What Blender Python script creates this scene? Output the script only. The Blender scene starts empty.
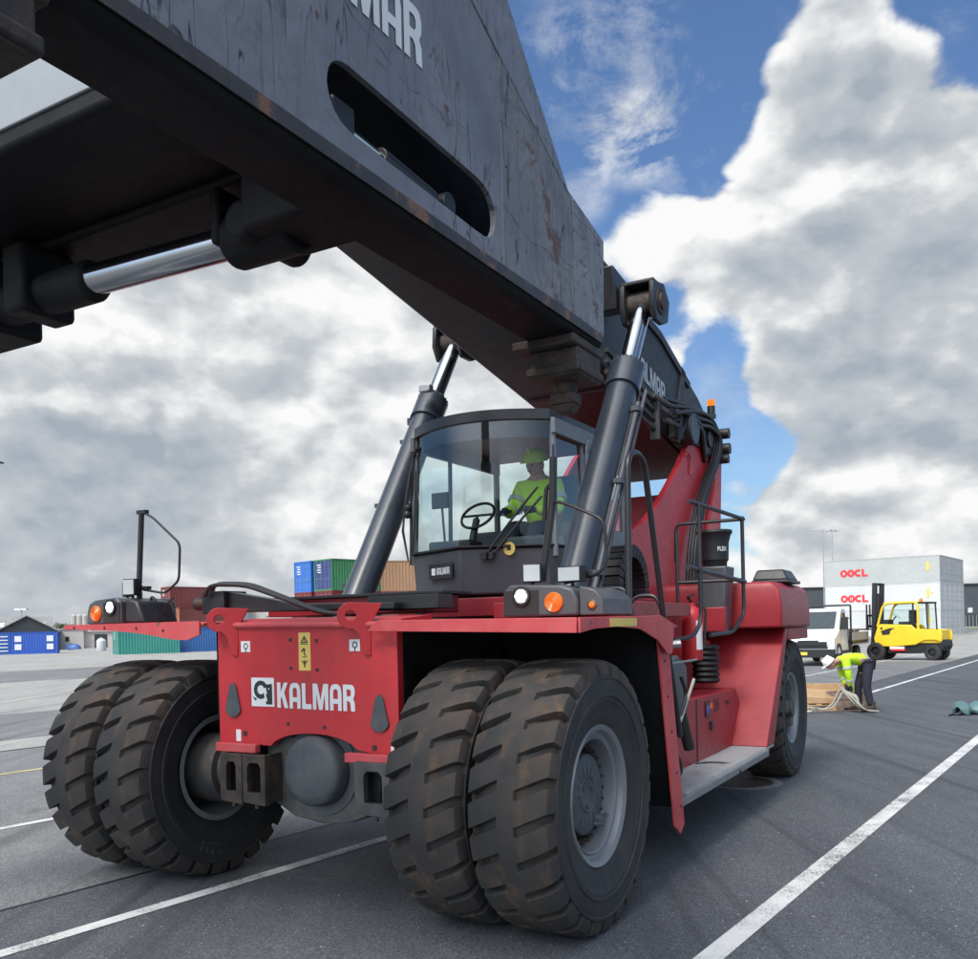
import bpy, bmesh, math, random
from mathutils import Vector, Matrix
from mathutils.geometry import tessellate_polygon
R=math.radians; PI=math.pi; sin=math.sin; cos=math.cos
random.seed(7)
sc=bpy.context.scene; C=sc.collection
# ------------------------------------------------------------------ camera and measuring helpers
F=910.0; CX,CY,HC=489.0,628.5,1.8; RO=R(1.27); TH=R(29.5); TL=R(35.2)
cd=bpy.data.cameras.new('camera'); cam=bpy.data.objects.new('camera',cd); C.objects.link(cam); sc.camera=cam
cd.sensor_width=36; cd.sensor_fit='HORIZONTAL'; cd.lens=36*F/978; cd.shift_y=(CY-479.5)/978; cd.clip_start=.05; cd.clip_end=3000
cam.matrix_world=Matrix(((cos(RO),sin(RO),0,0),(0,0,-1,0),(-sin(RO),cos(RO),0,HC),(0,0,0,1)))
def at(px,py,Y):
    u=px-CX; w=CY-py
    return Vector(((u*cos(RO)+w*sin(RO))/F*Y, Y, HC+(-u*sin(RO)+w*cos(RO))/F*Y))
def gnd(px,Y):
    p=at(px,CY,Y); p.z=0; return p
# ------------------------------------------------------------------ materials
def nodes(name):
    m=bpy.data.materials.new(name); m.use_nodes=True; nt=m.node_tree; nt.nodes.clear()
    return m,nt,nt.nodes,nt.links
def ramp(N,L,src,a,b,c0=(0,0,0,1),c1=(1,1,1,1)):
    r=N.new('ShaderNodeMapRange'); r.inputs[1].default_value=a; r.inputs[2].default_value=b; r.clamp=True
    L.new(src,r.inputs[0]); return r.outputs[0]
def mixc(N,L,f,a,b,mode='MIX'):
    m=N.new('ShaderNodeMix'); m.data_type='RGBA'; m.blend_type=mode
    if isinstance(f,(int,float)): m.inputs[0].default_value=f
    else: L.new(f,m.inputs[0])
    for i,v in ((6,a),(7,b)):
        if isinstance(v,(tuple,list)): m.inputs[i].default_value=(*v[:3],1)
        else: L.new(v,m.inputs[i])
    return m.outputs[2]
def math_(N,L,op,a,b=None,c=None):
    m=N.new('ShaderNodeMath'); m.operation=op
    for i,v in enumerate((a,b,c)):
        if v is None: continue
        if isinstance(v,(int,float)): m.inputs[i].default_value=v
        else: L.new(v,m.inputs[i])
    return m.outputs[0]
def coord(N,L,scale=(1,1,1)):
    t=N.new('ShaderNodeTexCoord'); mp=N.new('ShaderNodeMapping'); mp.inputs['Scale'].default_value=scale
    L.new(t.outputs['Object'],mp.inputs[0]); return mp.outputs[0]
def noise(N,L,v,s,d=4,r=.55,dist=0):
    n=N.new('ShaderNodeTexNoise'); n.inputs['Scale'].default_value=s; n.inputs['Detail'].default_value=d
    n.inputs['Roughness'].default_value=r; n.inputs['Distortion'].default_value=dist; L.new(v,n.inputs['Vector']); return n.outputs[0]
def paint(name,col,rough=.45,metal=0,dirt=(.1,.085,.07),dirt_amt=.35,dscale=2.0,vary=.18,bump=.002,scr=None,scr_amt=0,streak=.3,coat=0,chips=None,chip_at=.66,spec=.5):
    m,nt,N,L=nodes(name)
    o=N.new('ShaderNodeOutputMaterial'); b=N.new('ShaderNodeBsdfPrincipled'); L.new(b.outputs[0],o.inputs[0])
    v=coord(N,L); vs=coord(N,L,(6,6,.5))
    n1=noise(N,L,v,dscale,6,.62); n2=noise(N,L,v,dscale*9,5,.6); n3=noise(N,L,vs,1.6,5,.6)
    dark=tuple(c*(1-vary) for c in col); lite=tuple(min(1,c*(1+vary)+.01*vary) for c in col)
    base=mixc(N,L,ramp(N,L,n1,.35,.65),dark,lite)
    d1=math_(N,L,'MULTIPLY',ramp(N,L,n1,.42,.72),dirt_amt)
    d2=math_(N,L,'MULTIPLY',ramp(N,L,n3,.5,.75),streak*dirt_amt*2)
    d=math_(N,L,'MAXIMUM',d1,d2); d=math_(N,L,'MULTIPLY',d,ramp(N,L,n2,.25,.7))
    c=mixc(N,L,d,base,dirt)
    if chips:
        c=mixc(N,L,ramp(N,L,noise(N,L,v,5,8,.7),chip_at,chip_at+.03),c,chips)
    if scr:
        def line(x,w): 
            a=math_(N,L,'ABSOLUTE',math_(N,L,'SUBTRACT',x,.5)); return math_(N,L,'SUBTRACT',1,ramp(N,L,a,w*.35,w))
        ln=None
        for (rx,sy,sz,sc_,w) in ((25,1.6,.35,7,.010),(-35,.5,2.2,5,.008),(70,2.4,.4,9,.010),(0,3,.25,12,.012)):
            t=N.new('ShaderNodeTexCoord'); mp=N.new('ShaderNodeMapping'); mp.inputs['Rotation'].default_value=(R(rx),0,0); mp.inputs['Scale'].default_value=(1,sy,sz); L.new(t.outputs['Object'],mp.inputs[0])
            q=math_(N,L,'MULTIPLY',line(noise(N,L,mp.outputs[0],sc_*.45,3,.5,.15),w),ramp(N,L,noise(N,L,mp.outputs[0],sc_*.33+.7,2),.47,.56)); ln=q if ln is None else math_(N,L,'MAXIMUM',ln,q)
        vd=coord(N,L)
        scuff=math_(N,L,'MULTIPLY',ramp(N,L,noise(N,L,vd,14,6,.75,.3),.53,.62),ramp(N,L,noise(N,L,vd,1.8,3),.48,.62))
        msk=ramp(N,L,noise(N,L,vd,1.4,3),.38,.55) if scr_amt<1.2 else math_(N,L,'ADD',1.0,0.0)
        scr_amt=min(1,scr_amt)
        c=mixc(N,L,math_(N,L,'MULTIPLY',scuff,.45*scr_amt),c,tuple(x*.45 for x in col))
        c=mixc(N,L,math_(N,L,'MULTIPLY',math_(N,L,'MULTIPLY',ln,msk),scr_amt),c,scr)
        ht=math_(N,L,'MULTIPLY',ln,msk)
    L.new(c,b.inputs['Base Color']); b.inputs['Metallic'].default_value=metal
    rr=N.new('ShaderNodeMapRange'); rr.inputs[3].default_value=max(.05,rough-.1); rr.inputs[4].default_value=min(1,rough+.2); L.new(n2,rr.inputs[0]); L.new(rr.outputs[0],b.inputs['Roughness'])
    b.inputs['Coat Weight'].default_value=coat; b.inputs['Specular IOR Level'].default_value=spec; b.inputs['Coat Roughness'].default_value=.25
    if bump:
        bp=N.new('ShaderNodeBump'); bp.inputs['Distance'].default_value=bump; bp.inputs['Strength'].default_value=.7
        L.new(math_(N,L,'ADD',n1,n2),bp.inputs['Height']); L.new(bp.outputs[0],b.inputs['Normal'])
    return m
def plain(name,col,rough=.5,metal=0):
    m,nt,N,L=nodes(name); o=N.new('ShaderNodeOutputMaterial'); b=N.new('ShaderNodeBsdfPrincipled'); L.new(b.outputs[0],o.inputs[0])
    v=coord(N,L); n=noise(N,L,v,3,4)
    L.new(mixc(N,L,ramp(N,L,n,.3,.7),tuple(c*.88 for c in col),tuple(min(1,c*1.1) for c in col)),b.inputs['Base Color'])
    b.inputs['Roughness'].default_value=rough; b.inputs['Metallic'].default_value=metal; return m
def glass(name,tint,refl=.12):
    m,nt,N,L=nodes(name); o=N.new('ShaderNodeOutputMaterial'); mx=N.new('ShaderNodeMixShader'); t=N.new('ShaderNodeBsdfTransparent'); g=N.new('ShaderNodeBsdfGlossy')
    t.inputs[0].default_value=(*tint,1); g.inputs['Roughness'].default_value=.04; g.inputs[0].default_value=(.95,1,1,1)
    fr=N.new('ShaderNodeLayerWeight'); fr.inputs[0].default_value=.35
    f=math_(N,L,'MULTIPLY_ADD',fr.outputs[1],.26,refl); L.new(f,mx.inputs[0]); L.new(t.outputs[0],mx.inputs[1]); L.new(g.outputs[0],mx.inputs[2]); L.new(mx.outputs[0],o.inputs[0]); return m
def emit(name,col,st):
    m,nt,N,L=nodes(name); o=N.new('ShaderNodeOutputMaterial'); e=N.new('ShaderNodeEmission'); e.inputs[0].default_value=(*col,1); e.inputs[1].default_value=st; L.new(e.outputs[0],o.inputs[0]); return m
M={}
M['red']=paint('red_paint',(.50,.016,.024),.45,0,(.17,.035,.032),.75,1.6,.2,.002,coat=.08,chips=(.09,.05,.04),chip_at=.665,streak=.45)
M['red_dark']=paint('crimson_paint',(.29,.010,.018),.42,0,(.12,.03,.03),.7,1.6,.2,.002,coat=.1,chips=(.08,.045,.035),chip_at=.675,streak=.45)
M['maroon']=paint('dark_maroon_paint',(.075,.014,.016),.5,0,(.03,.02,.02),.7,1.5,.3,.0015)
M['red_faded']=paint('faded_red_paint',(.54,.06,.07),.5,0,(.26,.14,.11),.65,2.2,.2,.0015,chips=(.14,.07,.05),chip_at=.66)
M['black']=paint('black_paint',(.013,.014,.017),.40,0,(.04,.035,.03),.5,1.6,.25,.001,coat=.1)
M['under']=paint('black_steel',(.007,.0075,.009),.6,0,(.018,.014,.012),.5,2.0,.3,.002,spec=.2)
M['boom']=paint('charcoal_boom_paint',(.020,.022,.026),.5,0,(.07,.05,.045),.5,1.2,.2,.001,chips=(.09,.045,.035),chip_at=.68)
M['worn']=paint('worn_grey_paint',(.185,.192,.212),.42,.1,(.11,.085,.07),.6,2.2,.26,.004,scr=(.03,.027,.026),scr_amt=.95,streak=.55,chips=(.12,.065,.04),chip_at=.66)
M['worn_end']=paint('scraped_grey_paint',(.20,.20,.205),.45,.15,(.12,.080,.055),.95,3.5,.3,.005,scr=(.02,.018,.017),scr_amt=1.35,streak=.7,chips=(.13,.065,.035),chip_at=.585)
M['edge_rust']=paint('rubbed_rusty_edge',(.045,.043,.043),.5,.1,(.10,.06,.035),.9,5,.3,.003,chips=(.19,.095,.05),chip_at=.55)
M['scuffed']=paint('scuffed_steel',(.25,.25,.26),.45,.25,(.06,.042,.032),.85,4.5,.3,.005,scr=(.02,.017,.016),scr_amt=1.35,streak=.5,chips=(.14,.07,.035),chip_at=.60)
M['rust']=paint('rusty_steel',(.040,.033,.029),.62,.2,(.12,.065,.035),.7,7,.3,.004,chips=(.016,.014,.013),chip_at=.60)
M['lightbeam']=paint('weathered_grey_side',(.26,.28,.29),.35,0,(.25,.26,.26),.6,2,.1,.001,streak=.6)
M['cabgrey']=paint('dark_grey_plastic',(.062,.068,.078),.42,0,(.11,.1,.09),.4,2,.1,.0008)
M['cabdoor']=paint('grey_cab_paint',(.15,.165,.185),.4,0,(.12,.11,.1),.3,2,.1,.0008)
M['cylpaint']=paint('blue_black_cylinder_paint',(.022,.030,.042),.3,0,(.05,.045,.04),.35,2,.15,.0006,coat=.35)
M['chrome']=plain('chrome_rod',(.42,.44,.47),.14,1)
M['steel']=paint('bare_steel',(.30,.31,.32),.4,.6,(.14,.12,.1),.5,4,.15,.001)
M['step']=paint('galvanised_step',(.42,.43,.44),.45,.3,(.2,.18,.15),.5,4,.15,.001)
M['rimgrey']=paint('silver_rim_paint',(.20,.212,.225),.4,.2,(.12,.11,.1),.5,6,.1,.001)
M['hubgrey']=paint('blue_grey_hub_paint',(.052,.062,.073),.5,0,(.12,.1,.085),.6,6,.2,.002)
M['diffgrey']=paint('grey_axle_paint',(.060,.071,.078),.55,0,(.16,.14,.12),.4,5,.15,.002)
M['axlegrey']=paint('dirty_axle_paint',(.05,.055,.06),.55,0,(.17,.12,.075),.7,5,.2,.002)
M['tyre']=paint('dusty_rubber',(.034,.033,.032),.75,0,(.12,.072,.040),.85,1.4,.25,.003,streak=.8)
M['tyre_side']=paint('sidewall_rubber',(.020,.020,.021),.62,0,(.05,.045,.04),.5,4,.25,.001)
M['rubber']=plain('black_rubber',(.014,.014,.015),.5)
M['white']=paint('white_paint',(.72,.73,.73),.45,0,(.35,.33,.3),.3,3,.04,0)
M['letter']=paint('white_lettering',(.68,.70,.71),.5,0,(.3,.3,.3),.3,9,.05,0)
M['greyletter']=paint('pale_grey_lettering',(.42,.46,.50),.5,0,(.2,.2,.2),.4,9,.08,0)
M['yellowlabel']=plain('yellow_label',(.72,.52,.12),.5)
M['ink']=plain('black_ink',(.02,.02,.02),.6)
M['orange']=plain('amber_lens',(.75,.18,.02),.25)
M['beacon']=emit('lit_amber_beacon',(1,.25,.02),1.1)
M['lit']=emit('lit_headlight',(1,.98,.94),9)
M['lens']=plain('clear_lens',(.5,.52,.53),.15,.3)
M['glass']=glass('cab_glass',(.88,.96,.94),.03)
M['glassdark']=glass('tinted_band_glass',(.45,.55,.60),.06)
M['carglass']=plain('dark_car_glass',(.03,.045,.05),.06,.0)
M['hivis']=plain('hi_vis_fabric',(.50,.78,.02),.75)
M['hivis_grey']=plain('reflective_tape',(.45,.47,.45),.4)
M['navy']=plain('navy_work_cloth',(.018,.020,.032),.85)
M['skin']=plain('skin',(.42,.24,.17),.55)
M['helmety']=plain('yellow_green_helmet',(.48,.66,.03),.35)
M['helmetw']=plain('white_helmet',(.8,.8,.78),.35)
M['boot']=plain('brown_boot',(.05,.035,.025),.7)
M['wood']=paint('rough_wood',(.42,.27,.14),.8,0,(.2,.13,.08),.6,5,.2,.002)
M['woodgrey']=paint('grey_wood',(.27,.20,.15),.8,0,(.15,.11,.08),.6,5,.2,.002)
M['tarp']=plain('teal_tarpaulin',(.10,.19,.19),.5)
M['rope']=plain('pale_sling_webbing',(.34,.33,.28),.8)
M['fyellow']=paint('yellow_truck_paint',(.82,.55,.02),.4,0,(.4,.3,.1),.35,1.5,.08,.0005,coat=.2)
M['vanwhite']=paint('white_van_paint',(.74,.77,.8),.25,0,(.55,.56,.58),.03,1.5,.03,0,coat=.5)
M['plate']=plain('yellow_number_plate',(.8,.6,.06),.4)
M['seat']=plain('seat_fabric',(.03,.03,.035),.85)
M['galv']=plain('galvanised_steel',(.35,.36,.37),.5,.3)
M['ooclred']=plain('red_logo',(.70,.03,.035),.5)
def cpaint(name,col): return paint(name,col,.55,0,tuple(c*.5+.06 for c in col),.5,.35,.12,0,chips=(.14,.08,.05),chip_at=.72)
# ------------------------------------------------------------------ mesh builder
class MB:
    def __init__(s): s.v=[]; s.f=[]; s.mi=[]; s.cur=0
    def add(s,vs,fs):
        b=len(s.v); s.v+=[Vector(v) for v in vs]
        for f in fs: s.f.append([b+i for i in f]); s.mi.append(s.cur)
        return s
    def box(s,a,b,mat=None):
        x0,y0,z0=[min(p,q) for p,q in zip(a,b)]; x1,y1,z1=[max(p,q) for p,q in zip(a,b)]
        vs=[(x0,y0,z0),(x1,y0,z0),(x1,y1,z0),(x0,y1,z0),(x0,y0,z1),(x1,y0,z1),(x1,y1,z1),(x0,y1,z1)]
        if mat: vs=[mat@Vector(v) for v in vs]
        return s.add(vs,[(0,3,2,1),(4,5,6,7),(0,1,5,4),(1,2,6,5),(2,3,7,6),(3,0,4,7)])
    def hexa(s,vs): return s.add(vs,[(0,3,2,1),(4,5,6,7),(0,1,5,4),(1,2,6,5),(2,3,7,6),(3,0,4,7)])
    def tube(s,pts,r,n=10,cap=True,rs=None,smooth=0):
        P=[Vector(p) for p in pts]
        if smooth:
            Q=[P[0]]
            for i in range(1,len(P)-1):
                a,b,c=P[i-1],P[i],P[i+1]; k=min(.5,smooth/max(1e-6,(a-b).length)); k2=min(.5,smooth/max(1e-6,(c-b).length))
                p0=b+(a-b)*k; p2=b+(c-b)*k2
                for t in (0,.25,.5,.75,1): Q.append(p0*(1-t)**2+b*2*t*(1-t)+p2*t*t)
            Q.append(P[-1]); P=Q
        ring=[]; up=None
        for i,p in enumerate(P):
            d=(P[min(i+1,len(P)-1)]-P[max(i-1,0)]).normalized()
            if up is None: up=Vector((0,0,1)) if abs(d.z)<.9 else Vector((1,0,0))
            x=d.cross(up).normalized(); up=x.cross(d).normalized()
            rr=rs[i] if rs and len(rs)==len(P) else r
            ring.append([p+x*cos(2*PI*k/n)*rr+up*sin(2*PI*k/n)*rr for k in range(n)])
        vs=[v for q in ring for v in q]; fs=[]
        for i in range(len(P)-1):
            for k in range(n):
                k2=(k+1)%n; fs.append((i*n+k,i*n+k2,(i+1)*n+k2,(i+1)*n+k))
        if cap: fs.append(tuple(range(n))[::-1]); fs.append(tuple((len(P)-1)*n+k for k in range(n)))
        return s.add(vs,fs)
    def cyl(s,a,b,r,r2=None,n=24): return s.tube([a,b],r,n,rs=[r,r if r2 is None else r2])
    def lathe(s,o,ax,prof,n=32,closed=False):
        o=Vector(o); ax=Vector(ax).normalized(); t=Vector((0,0,1)) if abs(ax.z)<.9 else Vector((1,0,0))
        x=ax.cross(t).normalized(); y=ax.cross(x).normalized(); vs=[]; fs=[]; m=len(prof)
        for k in range(n):
            a=2*PI*k/n; e=x*cos(a)+y*sin(a)
            for (r,h) in prof: vs.append(o+e*r+ax*h)
        for k in range(n):
            for j in range(m-1 if not closed else m):
                j2=(j+1)%m; k2=(k+1)%n; fs.append((k*m+j,k2*m+j,k2*m+j2,k*m+j2))
        return s.add(vs,fs)
    def prism(s,poly,t,fn,hole=None):
        """poly 2-D (p,q); fn(p,q,h) -> 3-D; thickness h 0..t"""
        loops=[poly]+([hole] if hole else []); n=sum(len(l) for l in loops)
        tri=tessellate_polygon([[Vector((a,b,0)) for a,b in l] for l in loops]); flat=[p for l in loops for p in l]
        vs=[fn(a,b,0) for a,b in flat]+[fn(a,b,t) for a,b in flat]
        fs=[tuple(x) for x in tri]+[tuple(i+n for i in x)[::-1] for x in tri]; k=0
        for l in loops:
            m=len(l)
            for i in range(m):
                j=(i+1)%m; fs.append((k+i,k+j,k+j+n,k+i+n))
            k+=m
        return s.add(vs,fs)
    def ball(s,o,r,n=12,sc_=(1,1,1),half=False):
        o=Vector(o); vs=[];fs=[]; m=n//2
        lo=0 if half else -m
        rows=list(range(lo if not half else 0,m+1)) if half else list(range(-m//1,m+1,1))
        rows=[i/ m*PI/2 for i in (range(0,m+1) if half else range(-m,m+1,2))]
        for a in rows:
            for k in range(n): vs.append(o+Vector((cos(a)*cos(2*PI*k/n)*r*sc_[0],cos(a)*sin(2*PI*k/n)*r*sc_[1],sin(a)*r*sc_[2])))
        for i in range(len(rows)-1):
            for k in range(n): fs.append((i*n+k,i*n+(k+1)%n,(i+1)*n+(k+1)%n,(i+1)*n+k))
        if half: fs.append(tuple(range(n))[::-1])
        return s.add(vs,fs)
    def build(s,name,mat,parent=None,bevel=0,smooth=35,origin=None,clean=True):
        if not s.v: raise Exception('empty '+name)
        xs=[[v[i] for v in s.v] for i in range(3)]
        c=Vector([(min(x)+max(x))/2 for x in xs]) if origin is None else Vector(origin)
        me=bpy.data.meshes.new(name); me.from_pydata([v-c for v in s.v],[],s.f)
        mats=mat if isinstance(mat,(list,tuple)) else [mat]
        for m in mats: me.materials.append(M[m] if isinstance(m,str) else m)
        if len(mats)>1: me.polygons.foreach_set('material_index',s.mi)
        bm=bmesh.new(); bm.from_mesh(me); bmesh.ops.remove_doubles(bm,verts=bm.verts,dist=1e-5)
        bmesh.ops.recalc_face_normals(bm,faces=bm.faces); bm.to_mesh(me); bm.free()
        if smooth:
            me.polygons.foreach_set('use_smooth',[True]*len(me.polygons)); me.set_sharp_from_angle(angle=R(smooth))
        ob=bpy.data.objects.new(name,me); C.objects.link(ob)
        base=Vector((0,0,0))
        if parent is not None:
            ob.parent=parent; base=Vector(parent.get('_abs',(0,0,0)))
        ob.location=c-base; ob['_abs']=tuple(c)
        if bevel:
            md=ob.modifiers.new('edge','BEVEL'); md.width=bevel; md.segments=2; md.limit_method='ANGLE'; md.angle_limit=R(40); md.harden_normals=False
        return ob
def tag(o,label=None,cat=None,group=None,kind=None):
    if label: o['label']=label
    if cat: o['category']=cat
    if group: o['group']=group
    if kind: o['kind']=kind
    return o
def thing(name,label,cat,loc=(0,0,0),rz=0,group=None,absorg=(0,0,0)):
    o=bpy.data.objects.new(name,None); C.objects.link(o); o.location=loc; o.rotation_euler=(0,0,rz); o.empty_display_size=.2
    o['_abs']=tuple(absorg); return tag(o,label,cat,group)
def kids(o): return [x for x in bpy.data.objects if x.parent==o]
def copy_tree(o,parent=None):
    c=o.copy(); C.objects.link(c); c.parent=parent
    for ch in kids(o): copy_tree(ch,c)
    return c
def text_mesh(txt,height,width=None,bold=.0,depth=.002,shear=0):
    cu=bpy.data.curves.new('lettering','FONT'); cu.body=txt; cu.size=1; cu.offset=bold; cu.extrude=0; cu.shear=shear; cu.resolution_u=3
    ob=bpy.data.objects.new('lettering',cu); C.objects.link(ob); bpy.context.view_layer.update()
    dg=bpy.context.evaluated_depsgraph_get(); me=bpy.data.meshes.new_from_object(ob.evaluated_get(dg))
    vs=[v.co.copy() for v in me.vertices]; fs=[tuple(p.vertices) for p in me.polygons]
    bpy.data.objects.remove(ob); bpy.data.meshes.remove(me)
    x0=min(v.x for v in vs);x1=max(v.x for v in vs);y0=min(v.y for v in vs);y1=max(v.y for v in vs)
    k=height/(y1-y0); kx=k if width is None else width/(x1-x0)
    return [((v.x-x0)*kx,(v.y-y0)*k) for v in vs],fs
def lettering(txt,height,width,fn,mat,parent,bold=.0,name='lettering'):
    """fn(p,q) -> 3-D, p along the writing, q up"""
    vs,fs=text_mesh(txt,height,width,bold); b=MB(); b.add([fn(p,q) for p,q in vs],fs)
    return b.build(name,mat,parent,smooth=0)
GL={'K':(1.0,[(0,0),(.33,0),(.33,.36),(.42,.46),(.66,0),(1.02,0),(.66,.62),(1.0,1),(.64,1),(.33,.62),(.33,1),(0,1)],None),
'A':(1.0,[(0,0),(.31,0),(.31,.26),(.69,.26),(.69,0),(1,0),(1,.72),(.90,.92),(.70,1),(.30,1),(.10,.92),(0,.72)],[(.31,.44),(.69,.44),(.69,.74),(.60,.81),(.40,.81),(.31,.74)]),
'L':(.84,[(0,0),(.84,0),(.84,.20),(.33,.20),(.33,1),(0,1)],None),
'M':(1.36,[(0,0),(.29,0),(.31,.60),(.53,0),(.83,0),(1.05,.60),(1.07,0),(1.36,0),(1.36,1),(.95,1),(.68,.38),(.41,1),(0,1)],None),
'R':(1.0,[(0,0),(.32,0),(.32,.38),(.48,.38),(.61,.30),(.66,0),(1.0,0),(.97,.34),(.85,.47),(.97,.60),(1.0,.8),(.9,.95),(.72,1),(0,1)],[(.32,.56),(.58,.56),(.66,.62),(.66,.76),(.58,.82),(.32,.82)])}
def logotype(word,height,width,fn,mat,parent,gap=.13):
    tot=sum(GL[c][0] for c in word)+gap*(len(word)-1); k=width/tot; b=MB(); x=0
    for c in word:
        w_,o_,h_=GL[c]; b.prism([((x+p)*k,q*height) for p,q in o_],.001,lambda p,q,h:fn(p,q),hole=[((x+p)*k,q*height) for p,q in h_] if h_ else None); x+=w_+gap
    return b.build('lettering',mat,parent,smooth=0)
def arc(cx,cy,r,a0,a1,n=12): return [(cx+r*cos(R(a0+(a1-a0)*i/n)),cy+r*sin(R(a0+(a1-a0)*i/n))) for i in range(n+1)]
# ------------------------------------------------------------------ world and light
w=bpy.data.worlds.new('World'); sc.world=w; w.use_nodes=True; nt=w.node_tree; N=nt.nodes; L=nt.links; N.clear()
SUN_EL,SUN_AZ=R(52),R(212)   # azimuth clockwise from +Y: behind the camera and to the left
wo=N.new('ShaderNodeOutputWorld'); bg=N.new('ShaderNodeBackground'); L.new(bg.outputs[0],wo.inputs[0]); bg.inputs[1].default_value=.1
sky=N.new('ShaderNodeTexSky'); sky.sky_type='NISHITA'; sky.sun_disc=False; sky.sun_elevation=SUN_EL; sky.sun_rotation=SUN_AZ; sky.air_density=1.2; sky.dust_density=.6; sky.ozone_density=2.5
tc=N.new('ShaderNodeTexCoord'); vec=tc.outputs['Generated']
sep=N.new('ShaderNodeSeparateXYZ'); L.new(vec,sep.inputs[0])
mpz=N.new('ShaderNodeMapping'); mpz.inputs['Scale'].default_value=(1,1,1.55); L.new(vec,mpz.inputs[0])
def cloudn(off,s=1.15,det=9,rg=.56,dist=.15):
    mp=N.new('ShaderNodeMapping'); mp.inputs['Location'].default_value=off; L.new(mpz.outputs[0],mp.inputs[0])
    return noise(N,L,mp.outputs[0],s,det,rg,dist)
def lump(px,py,w0,w1):
    d=(at(px,py,1)-Vector((0,0,HC))).normalized()
    vm=N.new('ShaderNodeVectorMath'); vm.operation='DOT_PRODUCT'; L.new(vec,vm.inputs[0]); vm.inputs[1].default_value=d
    r=N.new('ShaderNodeMapRange'); r.interpolation_type='SMOOTHSTEP'; r.inputs[1].default_value=cos(w0); r.inputs[2].default_value=cos(w1); L.new(vm.outputs['Value'],r.inputs[0]); return r.outputs[0]
cov=math_(N,L,'ADD',0,-.015)
for (px,py,a,b,g) in [(790,220,.19,.07,.24),(900,250,.20,.09,.20),(945,400,.24,.08,.26),(825,45,.10,.03,.20),(900,130,.10,.03,.16),(180,380,.60,.35,.26),(330,300,.30,.12,.12),(60,580,.3,.1,.10),(840,490,.22,.07,.20),(770,560,.14,.04,.14),(930,580,.18,.06,.14),(665,235,.06,.01,.12),
                     (620,110,.15,.06,-.22),(545,20,.16,.06,-.22),(700,60,.10,.03,-.22),(735,-40,.1,.03,-.18),(945,30,.08,.025,-.34),(765,395,.10,.04,-.34),(900,480,.06,.02,-.22),(735,470,.07,.025,-.25),(860,575,.06,.02,-.22),(720,560,.06,.02,-.2),(720,335,.05,.02,-.14),(640,300,.06,.02,-.16),(560,160,.08,.03,-.12),(690,150,.05,.02,-.10),(740,610,.06,.02,-.04),(330,378,.03,.01,-.10),(950,595,.06,.02,-.06),(800,540,.05,.02,-.05)]:
    cov=math_(N,L,'MULTIPLY_ADD',lump(px,py,a,b),g,cov)
def puff(off,scale,dn):
    """billow cells, bent by a noise so that no cell shape shows"""
    mp=N.new('ShaderNodeMapping'); mp.inputs['Location'].default_value=off; L.new(mpz.outputs[0],mp.inputs[0])
    nn=N.new('ShaderNodeTexNoise'); nn.inputs['Scale'].default_value=scale*.9; nn.inputs['Detail'].default_value=4; L.new(mp.outputs[0],nn.inputs['Vector'])
    sb=N.new('ShaderNodeVectorMath'); sb.operation='SUBTRACT'; sb.inputs[1].default_value=(.5,.5,.5); L.new(nn.outputs['Color'],sb.inputs[0])
    sl=N.new('ShaderNodeVectorMath'); sl.operation='SCALE'; sl.inputs['Scale'].default_value=dn/scale; L.new(sb.outputs[0],sl.inputs[0])
    ad=N.new('ShaderNodeVectorMath'); ad.operation='ADD'; L.new(mp.outputs[0],ad.inputs[0]); L.new(sl.outputs[0],ad.inputs[1])
    v=N.new('ShaderNodeTexVoronoi'); v.feature='F1'; v.inputs['Scale'].default_value=scale; v.inputs['Detail'].default_value=1.0; v.inputs['Roughness'].default_value=.55; L.new(ad.outputs[0],v.inputs['Vector']); return v.outputs['Distance']
OFF=(3.1,7.7,0)
def density(off):
    o=tuple(a+b for a,b in zip(OFF,off))
    base=cloudn(o,3.6,8,.56)
    p1=puff(o,9.0,2.2)
    return math_(N,L,'MULTIPLY_ADD',p1,-.17,math_(N,L,'ADD',base,.085)),base,p1
d0,b0,p0_=density((0,0,0)); d1,b1,p1_=density((-.012,0,.045))
wisp=cloudn((1,4,2),13,5,.68,.5)
dens=math_(N,L,'ADD',math_(N,L,'MULTIPLY_ADD',math_(N,L,'SUBTRACT',wisp,.5),.16,d0),cov)
cm=N.new('ShaderNodeMapRange'); cm.interpolation_type='SMOOTHSTEP'; cm.inputs[1].default_value=.50; cm.inputs[2].default_value=.64; L.new(dens,cm.inputs[0])
# thin veils in the blue
veil=math_(N,L,'ADD',0.0,0.0)
for (px,py,a,b,g) in [(600,70,.10,.03,.55),(630,140,.05,.02,.6),(570,190,.05,.02,.4),(700,130,.08,.02,.35),(880,20,.1,.03,.2),(760,400,.1,.03,.25)]:
    veil=math_(N,L,'MULTIPLY_ADD',math_(N,L,'MULTIPLY',lump(px,py,a,b),ramp(N,L,cloudn((5,1,8),7.5,7,.66,.35),.50,.68)),g,veil)
mask=math_(N,L,'MAXIMUM',cm.outputs[0],veil)
rel=math_(N,L,'MULTIPLY',math_(N,L,'SUBTRACT',d0,d1),3.0)
thick=N.new('ShaderNodeMapRange'); thick.interpolation_type='SMOOTHSTEP'; thick.inputs[1].default_value=.60; thick.inputs[2].default_value=.92; L.new(dens,thick.inputs[0])
lev=math_(N,L,'SUBTRACT',math_(N,L,'ADD',.82,rel),math_(N,L,'MULTIPLY',thick.outputs[0],.26))
nb=cloudn((9,2,0),2.4,4,.5)
lev=math_(N,L,'MULTIPLY_ADD',math_(N,L,'SUBTRACT',nb,.5),-.75,lev)
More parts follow.
